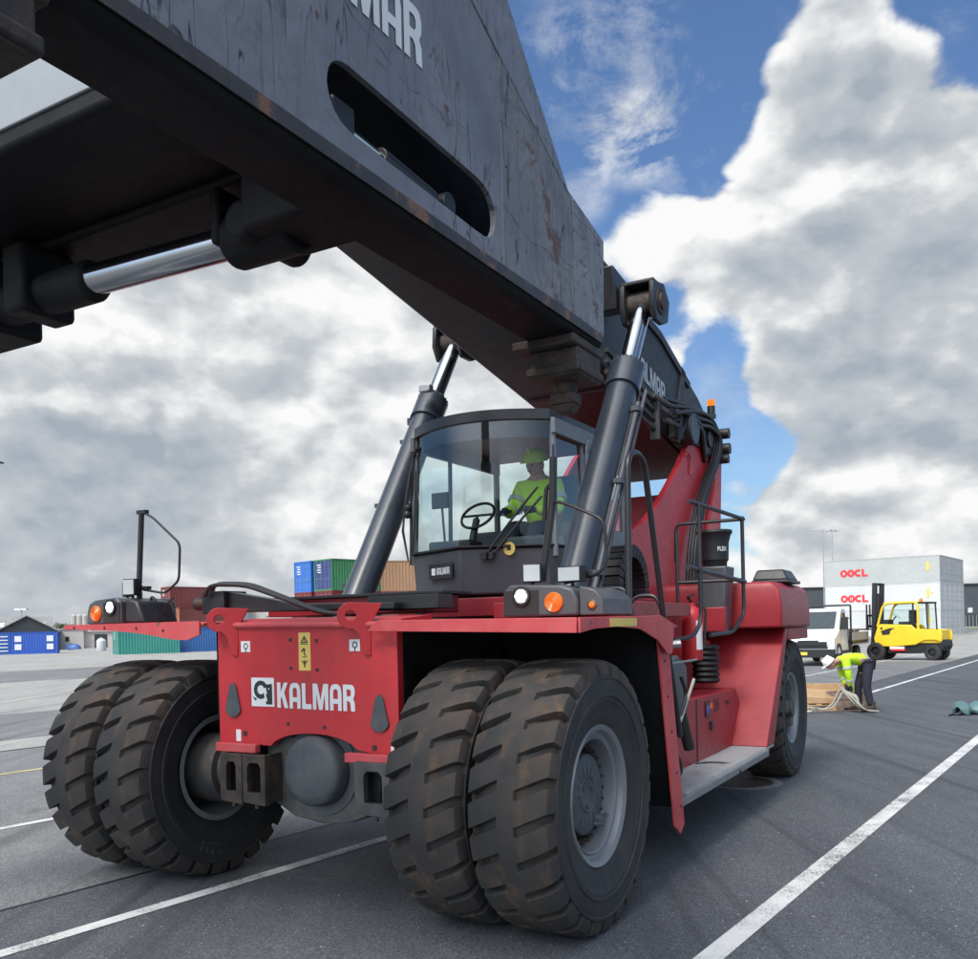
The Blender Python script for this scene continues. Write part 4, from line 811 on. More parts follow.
# --- handrails
b=MB(); b.tube([(-2.15,5.68,1.865),(-2.15,5.71,2.92),(-2.15,5.86,2.98),(-2.15,6.03,2.94),(-2.15,6.46,1.60),(-2.15,6.62,1.2),(-2.15,6.70,.95)],.022,10,smooth=.08); b.build('grab_rail','black',root)
b=MB(); b.tube([(-2.12,6.95,2.76),(-2.08,8.5,2.76)],.019,8); b.tube([(-2.75,8.55,2.40),(-2.72,8.5,2.76),(-2.08,8.5,2.76)],.017,8,smooth=.06)
b.tube([(-2.08,8.45,2.78),(-2.08,8.45,1.88),(-2.12,8.2,1.72),(-2.2,7.75,1.70)],.018,8,smooth=.08)
b.tube([(-2.1,7.15,2.76),(-2.1,7.15,1.82),(-2.12,7.0,1.70),(-2.2,6.75,1.68)],.017,8,smooth=.08)
b.tube([(-2.72,8.5,2.7),(-2.72,8.5,1.95)],.017,8); b.tube([(-2.12,6.9,2.24),(-2.08,8.5,2.18)],.022,8); b.tube([(-2.72,8.5,2.2),(-2.08,8.5,2.2)],.016,8)
b.build('platform_rail','black',root)
b=MB(); b.tube([(-2.55,6.5,1.85),(-2.4,6.5,2.02),(-2.25,6.5,2.02),(-2.18,6.5,1.85)],.016,8,smooth=.05); b.build('grab_loop','black',root); b=MB(); b.tube([(-2.6,5.75,1.86),(-2.45,5.75,2.05),(-2.2,5.75,2.05),(-2.15,5.75,1.86)],.014,8,smooth=.05); b.build('grab_loop','black',root)
b=MB(); b.tube([(-2.3,6.35,1.63),(-2.05,6.45,1.66)],.03,8); b.box((-2.25,6.28,1.42),(-2.1,6.36,1.47)); b.tube([(-2.2,6.3,1.5),(-2.1,7.0,1.52)],.01,6); b.build('hinge_pin','steel',root)
# right mirror post beside the cab
b=MB(); b.tube([(-2.62,5.35,2.1),(-2.53,5.35,2.62),(-2.52,5.35,2.9)],.026,10); b.tube([(-2.60,5.36,2.5),(-2.58,5.36,2.7),(-2.52,5.36,2.76)],.016,8); b.tube([(-2.52,5.33,2.6),(-2.51,5.33,2.98)],.008,6)
mp=b.build('mirror_post','black',root)
b=MB(); b.tube([(-2.53,5.35,2.62),(-2.40,5.32,2.58),(-2.17,5.3,2.47),(-2.15,5.3,2.40),(-2.15,5.3,2.18),(-2.2,5.3,2.13),(-2.45,5.33,2.08)],.011,8,smooth=.05); b.box((-2.38,5.28,2.12),(-2.26,5.34,2.15)); b.build('mirror_frame','black',mp)
# ------------------------------------------------------------------ spreader
sp=thing('spreader',None,None,absorg=(-4.15,2.2,3.0)); sp.parent=root; sp.location=Vector((-4.15,2.2,3.0))-B0
def endbeam(wf,s):
    """s=+1: the right-hand end beam whose outer face looks along +W"""
    lc=2.20; half=[(1.33,2.99),(1.35,3.40),(1.0,3.47),(.53,3.92),(.28,4.3),(.0,4.3)]
    outer=[(lc-l,z) for l,z in half[:-1]]+[(lc+l,z) for l,z in half[:-1]][::-1]
    hole=[(1.762,3.15),(1.764,3.17),(1.77,3.19),(1.782,3.209),(1.80,3.223),(1.822,3.232),(1.85,3.236),(2.12,3.232),(2.50,3.225),(2.535,3.22),(2.565,3.21),(2.588,3.194),(2.603,3.173),(2.611,3.148),(2.611,3.12),(2.603,3.095),(2.588,3.075),(2.565,3.06),(2.535,3.053),(2.48,3.052),(2.17,3.060),(1.85,3.068),(1.815,3.077),(1.787,3.095),(1.77,3.12)]
    b=MB(); b.prism(outer[::-1],.018,lambda l,z,h:(wf-s*h,l,z),hole=hole)
    # end facing plates, standing 3 mm proud
    eb=b.build('end_beam','worn',sp,smooth=30)
    b=MB(); b.prism([(3.235,2.99),(3.52,2.99),(3.535,3.395),(3.235,3.455)],.004,lambda l,z,h:(wf+s*h,l,z)); b.build('end_facing','scuffed',eb,smooth=0); b=MB(); b.prism([(.88,2.99),(1.165,2.99),(1.165,3.455),(.865,3.395)],.004,lambda l,z,h:(wf+s*h,l,z)); b.build('end_facing','scuffed',eb,smooth=0)
    b=MB(); b.prism([(2.66,2.995),(3.232,2.995),(3.232,3.452),(3.19,3.46),(2.74,3.88),(2.66,3.96)],.0025,lambda l,z,h:(wf+s*h,l,z)); b.build('scraped_plate','worn_end',eb,smooth=0)
    b=MB(); b.prism([(.92,2.962),(3.50,2.962),(3.50,2.998),(3.1,3.004),(2.5,2.997),(1.6,3.002),(.92,2.998)],.003,lambda l,z,h:(wf+s*(h+.0028),l,z)); b.build('worn_edge','edge_rust',eb,smooth=0)
    b=MB(); b.prism([(2.43,3.80),(3.20,3.452),(3.17,3.47),(2.73,3.91),(2.48,4.29)],.004,lambda l,z,h:(wf+s*h,l,z)); b.build('gusset_plate','worn',eb,smooth=0)
    b=MB() # rounded bottom channel + inner web
    prof=[(0,3.0),(0,2.99)]+[(-.05+.05*cos(R(a)),2.985+.05*sin(R(a))) for a in range(0,-91,-15)]+[(-.20,2.935),(-.20,3.4),(-.19,3.4),(-.19,2.945),(-.05,2.945),(-.012,2.99),(-.012,3.0)]
    b.prism(prof,2.63,lambda p,z,h:(wf+s*p,.885+h,z)); b.box((wf-s*.02,.87,3.0),(wf-s*.2,.89,3.38)); b.box((wf-s*.02,3.51,3.0),(wf-s*.2,3.53,3.38)); b.box((wf-s*.02,1.9,4.0),(wf-s*.2,2.5,4.02))
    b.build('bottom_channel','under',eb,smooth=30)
    # little locking cylinder seen in the slot
    b=MB(); b.tube([(wf-s*.10,1.95,3.15),(wf-s*.10,2.12,3.145)],.016,10); b.build('lock_rod','chrome',eb)
    b=MB(); b.cyl((wf-s*.10,2.11,3.145),(wf-s*.10,2.38,3.13),.030); b.box((wf-s*.14,1.86,3.12),(wf-s*.06,1.95,3.19)); b.cyl((wf-s*.14,2.43,3.13),(wf-s*.06,2.43,3.13),.035); b.tube([(wf-s*.08,1.7,3.2),(wf-s*.08,1.88,3.17)],.02,8)
    b.build('lock_cylinder','black',eb,bevel=.004)
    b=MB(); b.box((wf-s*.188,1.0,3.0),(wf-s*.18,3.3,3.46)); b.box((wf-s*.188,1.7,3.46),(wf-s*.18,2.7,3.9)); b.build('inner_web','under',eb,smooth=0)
    for l0,sl in ((3.39,1),(.875,-1)):
        x0,x1=wf,wf-s*.22
        b=MB(); b.box((x0,l0-.17,2.90),(x1-s*.05,l0+.14,2.937)); b.build('housing_cap','rust',eb,bevel=.008)
        b=MB(); b.box((x0-s*.005,l0-.12,2.79),(x1,l0+.115,2.90)); b.box((x0+s*.004,l0-.13,2.80),(x1-s*.01,l0+.125,2.835)); b.build('twistlock_housing','rust',eb,bevel=.008)
        b=MB(); cx_=wf-s*.115; b.cyl((cx_,l0,2.745),(cx_,l0,2.795),.048,n=20); b.box((cx_-.052,l0-.045,2.70),(cx_+.052,l0+.045,2.748)); b.hexa([(cx_-.028,l0-.03,2.665),(cx_+.028,l0-.03,2.665),(cx_+.028,l0+.03,2.665),(cx_-.028,l0+.03,2.665),(cx_-.05,l0-.043,2.70),(cx_+.05,l0-.043,2.70),(cx_+.05,l0+.043,2.70),(cx_-.05,l0+.043,2.70)])
        b.build('twistlock','rust',eb,bevel=.008)
    return eb
WF=-1.42
e1=endbeam(WF,1)
logotype('KALMAR',.16,.62,lambda p,q:(WF+.003,1.57+p,3.405+q),'letter',e1)
endbeam(-6.90,-1)
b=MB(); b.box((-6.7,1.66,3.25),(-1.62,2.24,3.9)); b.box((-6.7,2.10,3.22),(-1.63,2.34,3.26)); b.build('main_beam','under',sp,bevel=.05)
b=MB(); b.box((-6.69,1.652,3.31),(-1.63,1.672,3.85)); b.build('main_beam_side','lightbeam',sp,bevel=.004)
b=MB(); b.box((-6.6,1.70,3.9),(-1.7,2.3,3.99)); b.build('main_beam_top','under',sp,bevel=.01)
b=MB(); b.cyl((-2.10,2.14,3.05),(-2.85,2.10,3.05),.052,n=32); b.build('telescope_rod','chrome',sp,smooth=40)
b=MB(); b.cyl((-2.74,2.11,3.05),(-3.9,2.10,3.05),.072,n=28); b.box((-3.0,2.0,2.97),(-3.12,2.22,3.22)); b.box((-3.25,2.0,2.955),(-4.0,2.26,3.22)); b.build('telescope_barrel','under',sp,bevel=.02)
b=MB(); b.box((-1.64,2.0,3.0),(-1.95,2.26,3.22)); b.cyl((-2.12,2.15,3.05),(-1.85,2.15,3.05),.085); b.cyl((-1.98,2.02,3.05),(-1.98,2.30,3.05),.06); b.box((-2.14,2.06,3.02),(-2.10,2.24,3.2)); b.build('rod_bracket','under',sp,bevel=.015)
b=MB(); b.cyl((-4.12,2.2,4.0),(-4.12,2.2,5.5),.42,n=32); b.box((-4.6,1.6,4.0),(-3.64,2.8,4.35)); b.build('rotator','black',sp,bevel=.02)
# ------------------------------------------------------------------ people
def skin_mesh(name,mat,parent,joints,edges,root_i=0,sub=1,loc=(0,0,0)):
    me=bpy.data.meshes.new(name); me.from_pydata([j[0] for j in joints],edges,[]); o=bpy.data.objects.new(name,me); C.objects.link(o); me.materials.append(M[mat])
    o.parent=parent; o.location=loc
    sk=o.modifiers.new('skin','SKIN'); sk.use_smooth_shade=True
    lay=me.skin_vertices[0] if me.skin_vertices else None
    if lay is None:
        bm=bmesh.new(); bm.from_mesh(me); bm.verts.layers.skin.verify(); bm.to_mesh(me); bm.free(); lay=me.skin_vertices[0]
    for i,(p,r) in enumerate(joints):
        rr=r if isinstance(r,tuple) else (r,r); lay.data[i].radius=rr; lay.data[i].use_root=(i==root_i)
    sm=o.modifiers.new('sub','SUBSURF'); sm.levels=sub; sm.render_levels=sub
    return o
def hand(b,base,d,side,s=1.0):
    """small hand: palm and five bent fingers"""
    base=Vector(base); d=Vector(d).normalized(); sd=Vector(side).normalized(); nn=d.cross(sd)
    b.tube([base-d*.02,base+d*.03,base+d*.085],.035,8,rs=[.026,.036,.034])
    for k,(o,l) in enumerate(((-.03,.065),(-.01,.08),(.012,.075),(.031,.06))):
        p=base+d*.08+sd*o; b.tube([p,p+d*l*.5+nn*.006,p+d*l*.85+nn*.028,p+d*l*.9+nn*.05],.009,6)
    p=base+d*.02+sd*-.033; b.tube([p,p+d*.03-sd*.025,p+d*.06-sd*.025+nn*.02],.0105,6)
def person(name,label,loc,rz,J,helmet,jacket_arms,trousers='navy',head_dir=(1,0,0),vest=None,parent_cat='person'):
    g=thing(name,label,'person',loc,rz,absorg=(0,0,0))
    V=lambda k:Vector(J[k])
    E=[('pel','spine'),('spine','chest'),('chest','neck'),('neck','head'),('chest','shl'),('shl','ell'),('ell','wrl'),('chest','shr'),('shr','elr'),('elr','wrr'),('pel','hil'),('hil','knl'),('knl','anl'),('anl','tol'),('pel','hir'),('hir','knr'),('knr','anr'),('anr','tor')]
    rad=dict(pel=(.13,.11),spine=(.13,.10),chest=(.16,.12),neck=.055,head=(.085,.10),shl=.07,shr=.07,ell=.045,elr=.045,wrl=.03,wrr=.03,hil=.095,hir=.095,knl=.065,knr=.065,anl=.038,anr=.038,tol=.022,tor=.022)
    ks=list(rad); ix={k:i for i,k in enumerate(ks)}
    skin_mesh('body','skin',g,[(V(k),rad[k]) for k in ks],[(ix[a],ix[b]) for a,b in E])
    jk=['pel','spine','chest','collar','shl','ell','wl','shr','elr','wr']; JV=dict(J); JV['collar']=V('chest').lerp(V('neck'),.75); JV['wl']=V('ell').lerp(V('wrl'),.92); JV['wr']=V('elr').lerp(V('wrr'),.92)
    jr=dict(pel=(.165,.14),spine=(.17,.135),chest=(.19,.15),collar=.085,shl=.095,ell=.068,wl=.05,shr=.095,elr=.068,wr=.05); ji={k:i for i,k in enumerate(jk)}
    skin_mesh('jacket','hivis',g,[(Vector(JV[k]),jr[k]) for k in jk],[(ji[a],ji[b]) for a,b in (('pel','spine'),('spine','chest'),('chest','collar'),('chest','shl'),('shl','ell'),('ell','wl'),('chest','shr'),('shr','elr'),('elr','wr'))],0,2)
    TV=dict(J); TV['al']=V('knl').lerp(V('anl'),.97); TV['ar']=V('knr').lerp(V('anr'),.97)
    tk=['pel','hil','knl','al','hir','knr','ar']; tr=dict(pel=(.135,.12),hil=.115,knl=.088,al=.07,hir=.115,knr=.085,ar=.072); ti={k:i for i,k in enumerate(tk)}
    skin_mesh('trousers',trousers,g,[(Vector(TV[k]),tr[k]) for k in tk],[(ti[a],ti[b]) for a,b in (('pel','hil'),('hil','knl'),('knl','al'),('pel','hir'),('hir','knr'),('knr','ar'))],0,2)
    # bands
    def band(k0,k1,t0,t1,r,nm='reflective_band'):
        b=MB(); a,c=Vector(JV[k0]),Vector(JV[k1]); b.cyl(a.lerp(c,t0),a.lerp(c,t1),r,n=20); o=b.build(nm,'hivis_grey',g); return o
    for s_ in ('l','r'):
        band('sh'+s_,'el'+s_,.45,.62,.088); band('el'+s_,'w'+s_,.4,.58,.066)
    # boots
    for s_ in ('l','r'):
        a=V('an'+s_); t=V('to'+s_); f=(t-a); f.z=0; f.normalize(); sd=Vector((-f.y,f.x,0)); b=MB(); z0=min(a.z,t.z)-.04
        base=Vector((a.x,a.y,z0)); q=lambda x,y,z:tuple(base+f*x+sd*y+Vector((0,0,z)))
        b.hexa([q(-.09,-.045,0),q(.20,-.05,0),q(.20,.05,0),q(-.09,.045,0),q(-.08,-.055,.12),q(.19,-.045,.085),q(.19,.045,.085),q(-.08,.055,.12)]); b.cyl(q(-.02,0,.04),q(-.02,0,.2),.058,n=14); b.build('boot','boot',g,bevel=.02)
    for s_,sd in (('l',1),('r',-1)):
        b=MB(); e=V('el'+s_); w0=V('wr'+s_); d=(w0-e).normalized(); side=d.cross(Vector((0,0,1))) if abs(d.z)<.9 else Vector((0,1,0)); hand(b,w0,d,side); b.build('glove','navy',g,smooth=60)
    # head: face and helmet
    h=V('head'); hd=Vector(head_dir).normalized(); up=(h-V('neck')).normalized(); up=(up-hd*up.dot(hd)).normalized(); sx=hd.cross(up)
    mt=Matrix((sx,hd,up)).transposed().to_4x4(); mt.translation=h
    def loc_b(fn,nm,mat,sm=50):
        b=MB(); fn(b); b.v=[mt@v for v in b.v]; return b.build(nm,mat,g,smooth=sm)
    def face(b):
        b.ball((0,.01,0),.1,16,(.82,.95,1.12)); b.hexa([(-.014,.09,-.03),(.014,.09,-.03),(.012,.12,-.03),(-.012,.12,-.03),(-.008,.09,.02),(.008,.09,.02),(.006,.1,.02),(-.006,.1,.02)])
        b.ball((.085,0,-.005),.025,8,(.4,1,1.2)); b.ball((-.085,0,-.005),.025,8,(.4,1,1.2))
    loc_b(face,'head','skin')
    loc_b(lambda b:(b.ball((.032,.095,.005),.010,8),b.ball((-.032,.095,.005),.010,8),b.box((-.025,.096,-.055),(.025,.101,-.048))),'face_features','boot')
    def hel(b):
        b.lathe((0,0,.035),(0,0,1),[(.118,0),(.116,.03),(.105,.07),(.08,.105),(.04,.122),(0,.127)],24); b.prism([(-.09,.06),(-.06,.16),(0,.185),(.06,.16),(.09,.06)],.012,lambda p,q,h_:(p,q,.035+h_)); b.box((-.012,-.09,.12),(.012,.09,.165)); b.lathe((0,0,.03),(0,0,1),[(.118,0),(.128,.0),(.126,.012),(.116,.012)],24)
    loc_b(hel,'helmet',helmet)
    return g
# bending worker
wp=gnd(860,18.0)
J=dict(pel=(.0,0,.98),spine=(.20,0,1.06),chest=(.44,0,1.06),neck=(.60,0,1.0),head=(.70,0,.95),
 shl=(.46,.19,1.02),ell=(.42,.22,.74),wrl=(.36,.14,.50),shr=(.46,-.19,1.02),elr=(.42,-.22,.72),wrr=(.38,-.10,.50),
 hil=(.0,.10,.93),knl=(.06,.14,.50),anl=(-.02,.16,.09),tol=(.12,.17,.05),hir=(.0,-.10,.93),knr=(.14,-.13,.50),anr=(.14,-.15,.09),tor=(.28,-.16,.05))
person('person','worker in a yellow hi vis jacket, white helmet and dark trousers bending over a pallet',(wp.x+.12,wp.y,0),PI*.97,J,'helmetw',None,head_dir=(.75,0,-.75))
# driver, in machine axes: facing -L (towards the camera)
def mw(W,L_,z): return Vector((W*cos(TH)+L_*sin(TH),-W*sin(TH)+L_*cos(TH),z))
dp=mw(-3.90,8.02,2.66)
J=dict(pel=(0,0,.08),spine=(.04,0,.28),chest=(.08,0,.46),neck=(.10,0,.60),head=(.14,0,.71),
 shl=(.08,.19,.50),ell=(.20,.26,.24),wrl=(.42,.10,.24),shr=(.08,-.19,.50),elr=(.22,-.22,.26),wrr=(.46,-.16,.24),
 hil=(.02,.10,.06),knl=(.46,.14,.06),anl=(.54,.14,-.14),tol=(.66,.14,-.18),hir=(.02,-.10,.06),knr=(.46,-.10,.08),anr=(.56,-.10,-.14),tor=(.68,-.10,-.18))
person('person','driver in a hi vis jacket and yellow helmet seated in the cab',tuple(dp),math.atan2(*(reversed((mw(0,-1,0)-mw(0,0,0))[:2]))),J,'helmety',None,head_dir=(.9,-.25,-.25))
# ------------------------------------------------------------------ shipping containers
def container(label,x,y,z,rz,col,L_=6.06,W_=2.44,H_=2.59,doors=True,group='stacked shipping containers',logo=None,reefer=False,marks=True,endmat=None,doorcol=None):
    """origin: near-left bottom corner; +x local runs along the long side, the end with doors is at x=0"""
    key='c_'+'_'.join('%02d'%int(c*100) for c in col)
    if key not in M: M[key]=cpaint('container_paint_'+str(len(M)),col)
    g=thing('shipping_container',label,'shipping container',(x,y,z),rz,group)
    b=MB(); n=int(L_/.28) ; e=.09
    def corr(yv,sgn,x0,x1,n):
        zs=(.14,H_-.10); pts=[]
        for i in range(n):
            a=x0+(x1-x0)*i/n; s=(x1-x0)/n; dd=.036
            pts+=[(a,0),(a+s*.3,0),(a+s*.42,dd),(a+s*.85,dd),(a+s*.99,0)]
        vs=[(p,yv+sgn*d,zv) for zv in zs for p,d in pts]; m=len(pts); b.add(vs,[(i,i+1,m+i+1,m+i) for i in range(m-1)])
    if reefer:
        b.box((e,.02,.14),(L_-e,W_-.02,H_-.1))
        for i in range(int(L_/.5)): b.box((e+.5*i+.1,.012,.2),(e+.5*i+.13,.02,H_-.15))
    else:
        corr(.02,1,e,L_-e,n); corr(W_-.02,-1,e,L_-e,n)
    b.box((.02,.0,H_-.05),(L_-.02,W_,H_-.02)); b.box((0,0,.10),(L_,W_,.14)) if False else b.box((.05,.05,.12),(L_-.05,W_-.05,.16))
    if not reefer:
        vs=[];m=14
        for i in range(m): 
            a=.09+(W_-.18)*i/m; s=(W_-.18)/m; vs+=[(a,0),(a+s*.4,0),(a+s*.5,.04),(a+s*.9,.04)]
        k=len(vs); b.add([(L_-.03-d,a,zv) for zv in (.14,H_-.1) for a,d in vs],[(i,i+1,k+i+1,k+i) for i in range(k-1)])
    b.build('wall_panels',key,g,smooth=0)
    b=MB()
    for xx in (0,L_-e):
        for yy in (0,W_-e): b.box((xx,yy,0),(xx+e,yy+e,H_))
        b.box((xx,e,0),(xx+e,W_-e,.13)); b.box((xx,e,H_-.12),(xx+e,W_-e,H_))
    for yy in (0,W_-.06): b.box((e,yy,0),(L_-e,yy+.06,.14)); b.box((e,yy,H_-.10),(L_-e,yy+.06,H_))
    for xx in (-.01,L_-.17):
        for yy in (-.01,W_-.16):
            for zz in (-.0,H_-.12): b.box((xx,yy,zz),(xx+.18,yy+.17,zz+.12))
    b.build('corner_frame',key,g,smooth=0)
    for k in (0,1):
        y0=.10+k*(W_/2-.10); y1=y0+W_/2-.11; b=MB()
        if reefer and endmat=='unit':
            b.box((.03,y0,.15),(.07,y1,H_-.14))
            for zz in (.5,1.1,1.8): b.box((.015,y0+.1,zz),(.03,y1-.1,zz+.3))
        else:
            b.box((.03,y0,.14),(.07,y1,H_-.13))
            for q in range(4): b.box((.018,y0+.05,.25+q*.57),(.03,y1-.05,.62+q*.57))
        dk=key
        if doorcol:
            dk='d'+key
            if dk not in M: M[dk]=cpaint('door_paint',doorcol)
        d=b.build('door',dk,g,smooth=0)
        b=MB()
        for yy in (y0+.28,y1-.28): b.tube([(.005,yy,.12),(.005,yy,H_-.12)],.03 if reefer else .018,6); b.box((-.01,yy-.05,.95),(.0,yy+.22,1.02))
        b.build('locking_bar','steel' if not reefer else 'galv',d,smooth=0)
        if marks and k==1:
            b=MB(); 
            for q in range(4): b.box((.012,y0+.25,1.5+q*.2),(.016,y0+.25+.5+.1*(q%2),1.58+q*.2))
            b.build('marking','letter',d,smooth=0)
    if logo:
        lettering(logo,.85*H_/2.9,3.3,lambda p,q:(2.0+p,-.004,.95+q),'ooclred',g,.045)
    return g
def along(px0,Y0,px1,Y1):
    a=gnd(px0,Y0); c=gnd(px1,Y1); return a,math.atan2(c.y-a.y,c.x-a.x)
# nine white reefers on the right: doors end at the right, long side faces the camera; built from the left corner
ang=R(-38); d_=Vector((cos(ang),sin(ang),0)); p_=Vector((-sin(ang),cos(ang),0))
corner=gnd(941,98.0)
tn=['bottom','middle','top']; rw=['front','second','third','fourth','rear']
for r in range(5):
    for t in range(3):
        # place with its doors end at the right corner: rotate by pi, so local +x runs left and local +y towards the camera
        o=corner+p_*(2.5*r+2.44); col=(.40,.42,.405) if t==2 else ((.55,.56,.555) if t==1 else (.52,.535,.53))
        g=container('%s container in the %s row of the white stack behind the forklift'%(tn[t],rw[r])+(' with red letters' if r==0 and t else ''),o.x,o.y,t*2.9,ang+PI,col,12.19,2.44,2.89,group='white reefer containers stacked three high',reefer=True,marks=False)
        if r==0 and t>0:
            vsx=MB()
            def letterO(cx,w_=.80,h_=.84,tk=.24):
                o_=[(cx+w_/2*cos(R(a)),h_/2+h_/2*sin(R(a))) for a in range(0,360,15)]; i_=[(cx+(w_/2-tk)*cos(R(a)),h_/2+(h_/2-tk*.9)*sin(R(a))) for a in range(0,360,15)]; return o_,i_
            fnl=lambda p,q,h:(12.19-(1.75+p),2.44+.006+h*.01,.95+q)
            bb=MB()
            for cx in (.4,1.18): oo,ii=letterO(cx); bb.prism(oo,1,fnl,hole=ii)
            bb.prism(ring2(1.98,.42,.18,.42,48,312,16,1.0),1,fnl)
            bb.prism([(2.36,.84),(2.36,0),(3.02,0),(3.02,.2),(2.61,.2),(2.61,.84)],1,fnl)
            bb.prism([(1.18+.08*cos(R(a)),.42+.08*sin(R(a))) for a in range(0,360,40)],1,fnl)
            bb.build('lettering','ooclred',g,smooth=0)
        if r==0:
            bb=MB(); bb.box((1.05,2.442,1.2),(1.35,2.447,2.2)); bb.box((.7,2.442,1.6),(.9,2.447,1.8)); bb.build('yellow_label','yellowlabel',g,smooth=0)
# containers behind the left fender and beside the cab: (px of the near corner, Y, tier, rotation, wall colour, door colour, label)
GA='containers stacked behind the left fender'; GB='centre container stack'
for (px,Y,t,rz,col,dc,lab,gp) in [
 (118,91.0,0,35,(.035,.25,.20),None,'teal container on the ground seen under the left red fender',GA),
 (173,97.0,0,35,(.03,.12,.33),None,'blue container standing right of the teal one under the left fender',GA),
 (171,111.0,2,46,(.17,.035,.03),None,'maroon container on top of the stack behind the left mirror bracket',GA),
 (180,110.0,1,46,(.16,.04,.03),(.36,.10,.04),'maroon container with orange doors in the middle tier',GA),
 (168,112.5,1,46,(.05,.17,.40),None,'blue container in the middle tier just right of the black lamp housing',GA),
 (171,111.4,0,46,(.15,.05,.04),None,'dark maroon container at the bottom of the stack behind the left lamp cluster',GA),
 (312,75.9,2,46,(.03,.15,.50),None,'bright blue container on top of the centre stack, doors towards the yard',GB),
 (333,74.0,2,46,(.045,.20,.08),(.03,.05,.17),'green container with navy doors on top of the centre stack',GB),
 (312,75.9,1,46,(.20,.03,.03),None,'red container with white markings under the bright blue one',GB),
 (333,74.0,1,46,(.18,.025,.03),None,'dark red container under the green one with navy doors',GB),
 (312,75.9,0,46,(.16,.04,.03),None,'maroon container at the bottom of the centre stack under the bright blue column',GB),
 (333,74.0,0,46,(.06,.10,.20),None,'blue grey container at the bottom of the centre stack under the navy doors',GB),
 (392,77.5,2,12,(.30,.17,.09),None,'brown container on top between the lift cylinder and the cab',GB),
 (392,77.5,1,12,(.21,.06,.045),None,'rusty red container under the brown one beside the cab',GB),
 (392,77.5,0,12,(.20,.07,.05),None,'rusty red container at the bottom beside the cab',GB)]:
    if px==392: px=382
    o=gnd(px,Y); container(lab,o.x,o.y,t*2.6,R(rz),col,6.06,group=gp,doorcol=dc)
# blue cabin container at the far left with pale window squares, and neighbour
o=gnd(57,108); 
g=container('bright blue cabin container with four pale window squares at the far left',o.x-4.75,o.y+1.8*-1,0,R(20),(.02,.09,.42),5.1,group='blue containers by the shed')
b=MB()
for x in (.55,3.95):
    for z in (.5,1.45): b.box((x,-.03,z),(x+.72,-.004,z+.68))
b.build('window_square','letter',g,smooth=0)
o2=gnd(10,107); g=container('older blue container with white door marks at the left edge of the yard',o2.x-5.4,o2.y-2.2,0,R(20),(.02,.10,.36),6.0,group='blue containers by the shed')
b=MB(); 
for q in range(5): b.box((4.6,-.03,.35+q*.42),(5.6,-.004,.47+q*.42))
b.build('marking','letter',g,smooth=0)
# ------------------------------------------------------------------ buildings, masts and trees
def corrmat(name,col,sc_=8,ax=0):
    m,nt,N,L=nodes(name); o=N.new('ShaderNodeOutputMaterial'); b=N.new('ShaderNodeBsdfPrincipled'); L.new(b.outputs[0],o.inputs[0]); v=coord(N,L)
    wv=N.new('ShaderNodeTexWave'); wv.inputs['Scale'].default_value=sc_; wv.bands_direction='XYZ'[ax]; L.new(v,wv.inputs[0]); n=noise(N,L,v,.25,5)
    c=mixc(N,L,ramp(N,L,n,.3,.7),tuple(x*.8 for x in col),col); L.new(c,b.inputs['Base Color']); b.inputs['Roughness'].default_value=.6
    bp=N.new('ShaderNodeBump'); bp.inputs['Distance'].default_value=.05; L.new(wv.outputs[1],bp.inputs['Height']); L.new(bp.outputs[0],b.inputs['Normal']); return m
M['shedwall']=corrmat('dark_shed_cladding',(.05,.06,.065),3); M['shedroof']=corrmat('grey_sheet_roof',(.30,.29,.27),1.5,0); M['darkware']=corrmat('slate_grey_cladding',(.075,.085,.095),2)
M['concrete']=paint('concrete',(.42,.40,.37),.8,0,(.22,.2,.18),.5,.3,.1,0); M['render']=paint('pale_rendered_wall',(.50,.47,.43),.8,0,(.3,.27,.25),.4,.4,.08,0); M['bgwhite']=paint('pale_cladding',(.55,.56,.56),.6,0,(.35,.35,.35),.4,.3,.08,0)
M['galv']=plain('galvanised_steel',(.35,.36,.37),.5,.3)
def building(name,label,cat,o,rz,group=None): return thing(name,label,cat,tuple(o),rz,group)
# gabled shed behind the blue cabin
o=gnd(57,136); g=building('shed','grey gabled shed with dark end wall behind the blue cabin at far left','shed',(o.x-.0,o.y,0),R(24))
W_=8.0; Ls=26
b=MB(); b.prism([(-W_,0),(0,0),(0,2.9),(-W_/2,5.2),(-W_,2.9)],.2,lambda p,q,h:(p,h,q)); b.box((-W_,0.2,0),(-W_+.2,20,2.9)); b.box((-.2,.2,0),(0,20,2.9)); b.build('wall','shedwall',g,smooth=0)
b=MB(); b.hexa([(-W_/2,-.3,5.15),(-W_/2,20,5.15),(-W_-.3,20,2.8),(-W_-.3,-.3,2.8),(-W_/2,-.3,5.3),(-W_/2,20,5.3),(-W_-.3,20,2.95),(-W_-.3,-.3,2.95)]); b.hexa([(-W_/2,-.3,5.15),(-W_/2,20,5.15),(.3,20,2.8),(.3,-.3,2.8),(-W_/2,-.3,5.3),(-W_/2,20,5.3),(.3,20,2.95),(.3,-.3,2.95)]); b.build('roof','shedroof',g,smooth=0)
o=gnd(34,140); g=building('shed','long low shed with a pale patched roof left of the gabled shed','shed',(o.x-1.5,o.y+8,0),R(24))
b=MB(); b.box((-22,0,0),(0,12,3.0)); b.build('wall','shedwall',g,smooth=0)
b=MB(); b.hexa([(-22.3,-.4,2.95),(.3,-.4,2.95),(.3,6,5.3),(-22.3,6,5.3),(-22.3,-.4,3.1),(.3,-.4,3.1),(.3,6,5.45),(-22.3,6,5.45)]); b.build('roof','shedroof',g,smooth=0)
b=MB()
